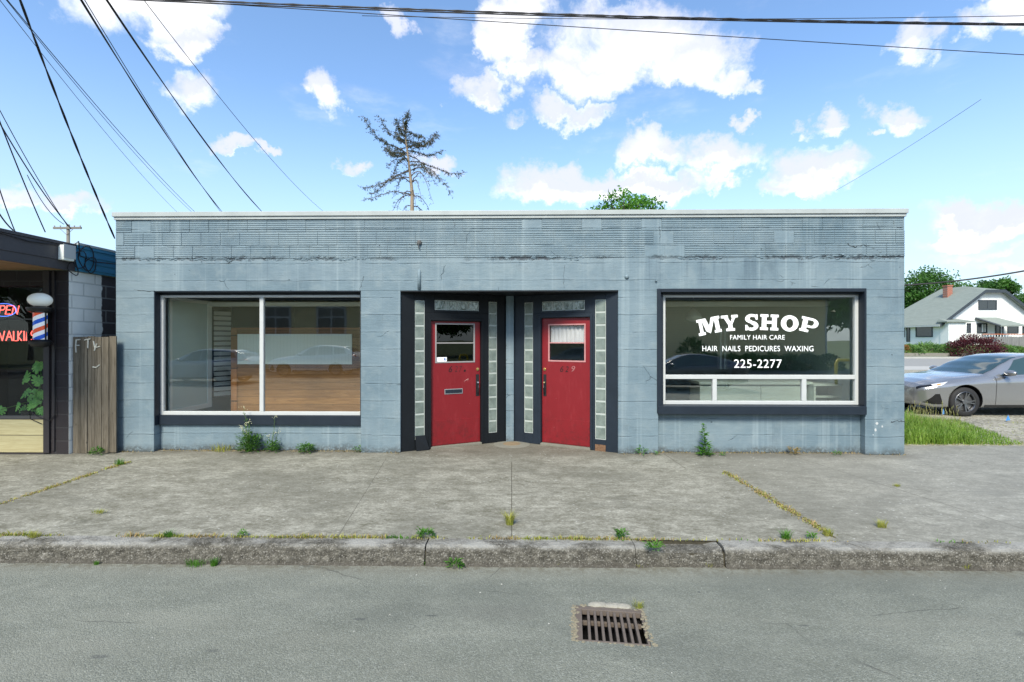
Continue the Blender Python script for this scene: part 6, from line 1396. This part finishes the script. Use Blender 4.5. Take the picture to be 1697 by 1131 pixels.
    for i in range(nu + 1):
        for j in range(nv + 1):
            v = -1 + 2 * j / nv; side = 1 if v < 0 else -1; u = 12 - abs(v) * 2.75; x = 1.47 + (2.33 - 1.47) * i / nu + .06 * (1 - abs(v) ** 2) * (-1 if i < nu else 0) * (1 - i / nu); vs.append(Sf(x, min(u, 11.99), side, .004))
    b.add(vs, [(i * (nv + 1) + j, (i + 1) * (nv + 1) + j, (i + 1) * (nv + 1) + j + 1, i * (nv + 1) + j + 1) for i in range(nu) for j in range(nv)]); b.build('windscreen', gl, t, smooth=True, recalc=False)
    b = MB(); vs = []; x0, x1 = (3.3, 4.25) if not suv else (4.12, 4.5)
    for i in range(9):
        for j in range(nv + 1):
            v = -1 + 2 * j / nv; side = 1 if v < 0 else -1; vs.append(Sf(x0 + (x1 - x0) * i / 8, min(12 - abs(v) * 2.6, 11.99), side, .004))
    b.add(vs, [(i * (nv + 1) + j, (i + 1) * (nv + 1) + j, (i + 1) * (nv + 1) + j + 1, i * (nv + 1) + j + 1) for i in range(8) for j in range(nv)]); b.build('rear_window', gl, t, smooth=True, recalc=False)
    for side in (1, -1):
        patch('side_window', quad((1.72, 7.12), (2.62, 7.12), (2.62, 8.85), (2.22, 8.85)), 12, 8, gl, .004, side)
        patch('side_window', quad((2.70, 7.12), (3.45, 7.12), (3.38, 8.85), (2.68, 8.85)), 12, 8, gl, .004, side)
        patch('side_window', quad((3.52, 7.15), (3.86 if not suv else 4.2, 7.4), (3.60 if not suv else 4.05, 8.6), (3.45, 8.8)), 8, 8, gl, .004, side)
        for (p0, p1) in [((1.58, 2.5), (1.60, 6.9)), ((2.66, 2.3), (2.66, 8.9)), ((3.62, 5.0), (3.50, 7.0))]:
            patch('door_seam', lambda a, c: (p0[0] + (p1[0] - p0[0]) * a + c * .010, p0[1] + (p1[1] - p0[1]) * a), 16, 1, M_dark, .0025, side)
        patch('sill_trim', quad((1.35, 2.0), (3.25, 2.0), (3.25, 2.4), (1.35, 2.4)), 16, 2, M_black, .006, side)
        patch('door_handle', quad((2.36, 6.05), (2.56, 6.05), (2.56, 6.25), (2.36, 6.25)), 6, 2, M_alu, .02, side)
        # headlight: black slit with bright wedge at its outer end
        patch('headlight', quad((.035, 5.9), (.50, 6.15), (.40, 6.55), (.045, 6.85)), 16, 4, M_hdark, .005, side)
        patch('headlamp_lens', quad((.27, 5.75), (.40, 5.45), (.60, 6.72), (.26, 6.55)), 10, 5, M_lens, .010, side)
        patch('turn_signal', quad((.33, 5.95), (.39, 5.8), (.45, 6.3), (.36, 6.3)), 5, 3, M_amber, .014, side)
        patch('bumper_vent', quad((.10, 2.4), (.46, 2.5), (.38, 3.9), (.30, 3.9)), 8, 5, M_hdark, .005, side)
        patch('tail_light', quad((4.25, 6.2), (4.68, 6.1), (4.68, 6.8), (4.35, 6.8)), 8, 3, M_tail, .006, side)
        # mirror
        b = MB(); sy = -side; prof_ = []
        cx, cy, cz = 1.82, sy * .985, .985 * zs
        vs = []; n1, n2 = 14, 8
        for j in range(n2 + 1):
            ph = -math.pi / 2 + math.pi * j / n2
            for i in range(n1):
                a = i * 2 * math.pi / n1; vs.append((cx + .085 * math.cos(ph) * math.cos(a) * (1 if math.cos(a) < 0 else .6), cy + .135 * math.sin(ph), cz + .068 * max(.35, math.cos(ph)) * math.sin(a)))
        b.add(vs, [(j * n1 + i, j * n1 + (i + 1) % n1, (j + 1) * n1 + (i + 1) % n1, (j + 1) * n1 + i) for j in range(n2) for i in range(n1)] + [tuple(range(n1)), tuple(n2 * n1 + i for i in range(n1))])
        mr = b.build('wing_mirror', paint, t, smooth=True); b = MB(); b.box(cx - .03, cx + .05, min(sy * .84, sy * .95), max(sy * .84, sy * .95), cz - .075, cz - .03); b.build('mirror_arm', M_black, mr, bevel=.008)
    # grille and lower intake on the nose
    for (nm, z0, z1, hw0, hw1, mt) in [('grille', .40, .60, .36, .50, M_hdark), ('lower_intake', .235, .34, .50, .58, M_hdark)]:
        b = MB(); N = 16; vs = []
        for i in range(N + 1):
            v = -1 + 2 * i / N
            for (zz, hw) in ((z0, hw0), (z1, hw1)):
                y = v * hw; vs.append((-.006 + .05 * abs(v) ** 4, y, zz * zs))
        for i in range(N + 1):
            v = -1 + 2 * i / N
            for (zz, hw) in ((z0, hw0), (z1, hw1)): vs.append((.03 + .05 * abs(v) ** 4, v * hw, zz * zs))
        m2 = 2 * (N + 1); b.add(vs, [(2 * i, 2 * i + 2, 2 * i + 3, 2 * i + 1) for i in range(N)] + [(2 * i + 1, 2 * i + 3, m2 + 2 * i + 3, m2 + 2 * i + 1) for i in range(N)] + [(2 * i, m2 + 2 * i, m2 + 2 * i + 2, 2 * i + 2) for i in range(N)]); b.build(nm, mt, t, smooth=False, recalc=False)
    # front closure bulge
    # wheels
    for wx in (FX, RX):
        for sd in (1, -1):
            yo = -sd * .885; b = MB(); pr = [(.235, -.11), (.30, -.115), (.325, -.085), (.33, -.03), (.33, .03), (.325, .085), (.30, .115), (.235, .11)]
            b.lathe(pr, (wx, yo + sd * .11, WZ), 40, 'y', cap=False); ty = b.build('tyre', M_tyre, t, smooth=True)
            b = MB(); b.lathe([(.237, -.105), (.225, -.112), (.215, -.095), (.212, .10), (.235, .11)], (wx, yo + sd * .11, WZ), 40, 'y', cap=False) if sd > 0 else b.lathe([(.237, .105), (.225, .112), (.215, .095), (.212, -.10), (.235, -.11)], (wx, yo + sd * .11, WZ), 40, 'y', cap=False)
            fy = yo + sd * .012
            for k in range(5):
                a = k * 2 * math.pi / 5 + .3 + wx
                for d in (-.13, .13):
                    a0, a1 = a + d * .5, a + d * 1.25; h = .013
                    c0, s0, c1, s1 = math.cos(a0), math.sin(a0), math.cos(a1), math.sin(a1)
                    p0 = Vector((wx + .045 * c0, fy + sd * .012, WZ + .045 * s0)); p1 = Vector((wx + .222 * c1, fy, WZ + .222 * s1)); dd_ = (p1 - p0).normalized(); nn = Vector((-dd_.z, 0, dd_.x)) * h
                    b.hexa([p0 - nn, p1 - nn, p1 + nn, p0 + nn, p0 - nn + Vector((0, sd * .03, 0)), p1 - nn + Vector((0, sd * .03, 0)), p1 + nn + Vector((0, sd * .03, 0)), p0 + nn + Vector((0, sd * .03, 0))])
            b.tube([(wx, fy - sd * .004, WZ), (wx, fy + sd * .03, WZ)], .055, 20); b.build('rim', M_rim, t, smooth=False)
            b = MB(); b.tube([(wx, fy + sd * .05, WZ), (wx, fy + sd * .07, WZ)], .20, 28); b.build('brake_disc', M_disc, t)
    return t
m_, g = newmat('car_window_glass'); fin(g, (.025, .05, .05), .04, spec=.6, coat=.5); M_carglass = m_
M_hdark = simple('gloss_black', (.008, .008, .009), .15, .05, 5, 0, spec=.6); M_lens = simple('lamp_lens', (.55, .57, .6), .12, .2, 40, .3, spec=.8, coat=1); M_amber = simple('amber_lens', (.75, .25, .08), .3, .1, 9, 0)
M_tail = simple('tail_lens', (.35, .01, .01), .2, .1, 9, 0); M_tyre = simple('tyre_rubber', (.018, .018, .019), .75, .2, 20, .2); M_rim = simple('machined_rim', (.20, .205, .215), .3, .1, 10, 0, metal=.85); M_disc = simple('brake_steel', (.16, .16, .16), .4, .2, 10, 0, metal=.8)
def paintm(name, col, metal=.55, rough=.30):
    m, g = newmat(name); fin(g, col, rough, g.bump(g.noise(g.obj(), 900, 2), .03, .001), metal=metal, coat=1.0); return m
cw = G(1598.7, 691, 0)
make_car('parked_car', 'grey metallic sedan parked on the gravel beside the right end of the shop', 'car', (cw.x - .93, cw.y + .86, 0), R(0), paintm('grey_metallic', (.29, .295, .30), .65, .25))

# ------------------------------------------------------------------ across the road behind the camera: seen only as reflections
M_siding = None
m_, g = newmat('tan_lap_siding'); p = g.pos(); x, y, z = g.sep(p); fr_s = g.m('FRACT', g.m('DIVIDE', z, .16)); c = g.mix(g.noise(p, 1.5, 4), (.66, .57, .30), (.72, .63, .35)); c = g.mix(g.m('MULTIPLY', g.ss(fr_s, .88, 1), .55), c, (.10, .09, .06)); fin(g, c, .7, g.bump(fr_s, .6, .02)); M_siding = m_
YO = 2 * 7.47 - 32.0
def MX(px, D): r = ray(px, CY); s_ = D / r[1]; return r[0] * s_             # X of the mirrored photo column at mirrored distance D
def MZ(py, D): return EYE + (CY - py) / FP * D
opp = thing('tan_building', 'long tan lap-sided building across the road with white framed windows', 'building', (0, YO, -.2))
xa, xb = MX(120, 32), MX(1368, 32)
b = MB(); b.box(xa, xb, YO - 9, YO, -.3, 4.3); b.build('wall', M_siding, opp)
b = MB(); b.box(xa - .8, xb + .8, YO - 10, YO + .9, 4.31, 4.5); b.prism([(xa - .8, YO + .9, 4.5), (xa - .8, YO - 10, 4.5), (xa - .8, YO - 4.5, 6.6)], (xb - xa + 1.6, 0, 0)); b.build('roof', M_roof, opp)
b = MB(); b.box(xb - .02, xb + .08, YO - .1, YO + .03, 0, 4.3); b.box(xa - .08, xa + .02, YO - .1, YO + .03, 0, 4.3); b.build('corner_board', M_white, opp)
for (p0, p1) in [(430, 483), (524, 575), (700, 740), (880, 925)]:
    x0, x1 = MX(p0, 32), MX(p1, 32); z0, z1 = MZ(557, 32), MZ(507, 32); b = MB(); t_ = .14; b.box(x0, x0 + t_, YO, YO + .05, z0, z1); b.box(x1 - t_, x1, YO, YO + .05, z0, z1); b.box(x0 + t_, x1 - t_, YO, YO + .05, z0, z0 + t_); b.box(x0 + t_, x1 - t_, YO, YO + .05, z1 - t_, z1)
    xm = (x0 + x1) / 2; b.box(xm - .05, xm + .05, YO, YO + .045, z0 + t_, z1 - t_); zm = z0 + (z1 - z0) * .62; b.box(x0 + t_, x1 - t_, YO, YO + .04, zm - .05, zm + .05); f_ = b.build('window', M_white, opp); b = MB(); b.box(x0 + t_, x1 - t_, YO + .005, YO + .02, z0 + t_, z1 - t_); b.build('pane', M_wpane, f_)
structure(sheet('opposite_lot', -60, 60, -16.5, -8.95, -.19, -.19, simple('dark_asphalt', (.07, .07, .065), .9, .2, 1, .2)))
D = 26; xs = MX(455, D)
make_car('parked_suv', 'white suv parked across the road in front of the tan building', 'car', (xs, 2 * 7.47 - D, -.2), R(180), paintm('white_paint', (.70, .71, .72), 0, .35), 1.16, True).scale = (-1, 1, 1)
make_car('parked_hatchback', 'silver car parked across the road nearest the shop on the left', 'car', (MX(255, 21.5), 2 * 7.47 - 21.5, -.2), R(180), paintm('silver_paint', (.40, .42, .43), .4, .3), 1.08, True).scale = (-1, 1, 1)
make_car('parked_coupe', 'black car parked across the road toward the right', 'car', (MX(1025, 19), 2 * 7.47 - 19, -.2), R(180), paintm('black_paint', (.02, .025, .03), .2, .3)).scale = (-1, 1, 1)
def rshrub(px, D, w_, h_, label, seed):
    Y = 2 * 7.47 - D; rnd = random.Random(seed); X = MX(px, D); t = thing('shrub', label, 'shrub', (X, Y, -.2)); b = MB()
    for k in range(900):
        d = rv(rnd); d.z = abs(d.z); s_ = .75 + .25 * rnd.random(); leaf(b, Vector((X + d.x * w_ * s_, Y + d.y * .9 * s_, -.2 + d.z * h_ * s_)), d + rv(rnd), rv(rnd), .2, .10)
    b.build('foliage', L_tree, t, recalc=False)
rshrub(1147, 30, 1.1, 2.1, 'round dark shrub in front of the tan building', 91)
for i in range(7): rshrub(1180 + i * 32, 30.6, .9, 1.0, ['low hedge plant immediately right of the round dark shrub', 'second hedge plant from the round dark shrub', 'third hedge plant from the round dark shrub', 'fourth hedge plant from the round dark shrub', 'fifth hedge plant from the round dark shrub', 'sixth hedge plant from the round dark shrub', 'hedge plant closest to the right corner of the tan building'][i], 92 + i)
# yellow safety hoops
for (X, Y, lb) in [(MX(1400, 21), 2 * 7.47 - 21, 'yellow pipe hoop guarding the lot right of the tan building'), (MX(765, 22), 2 * 7.47 - 22, 'yellow pipe hoop guarding the lot in front of the tan building')]:
    b = MB(); b.tube([(X - .35, Y, -.2), (X - .35, Y, .7), (X - .28, Y, .85), (X + .28, Y, .85), (X + .35, Y, .7), (X + .35, Y, -.2)], .06, 10); tag(b.build('safety_hoop', simple('yellow_paint', (.65, .5, .03), .5, .1, 4, 0), loc=(X, Y, -.2), smooth=True), lb, 'bollard')
tree('broadleaf_tree', 'unseen tree added left of the tan building to darken the window reflection', MX(60, 40), 2 * 7.47 - 40, 9, 4.5, 5.5, 3.5, L_tree, 90, .5, 97, clumps=36); tree('broadleaf_tree', 'unseen tree added right of the tan building to darken the window reflection', MX(1450, 44), 2 * 7.47 - 44, 9, 5.5, 4.2, 4.6, L_tree, 130, .6, 98, clumps=60)  # trees added out of view to cover pale sky in the window reflections
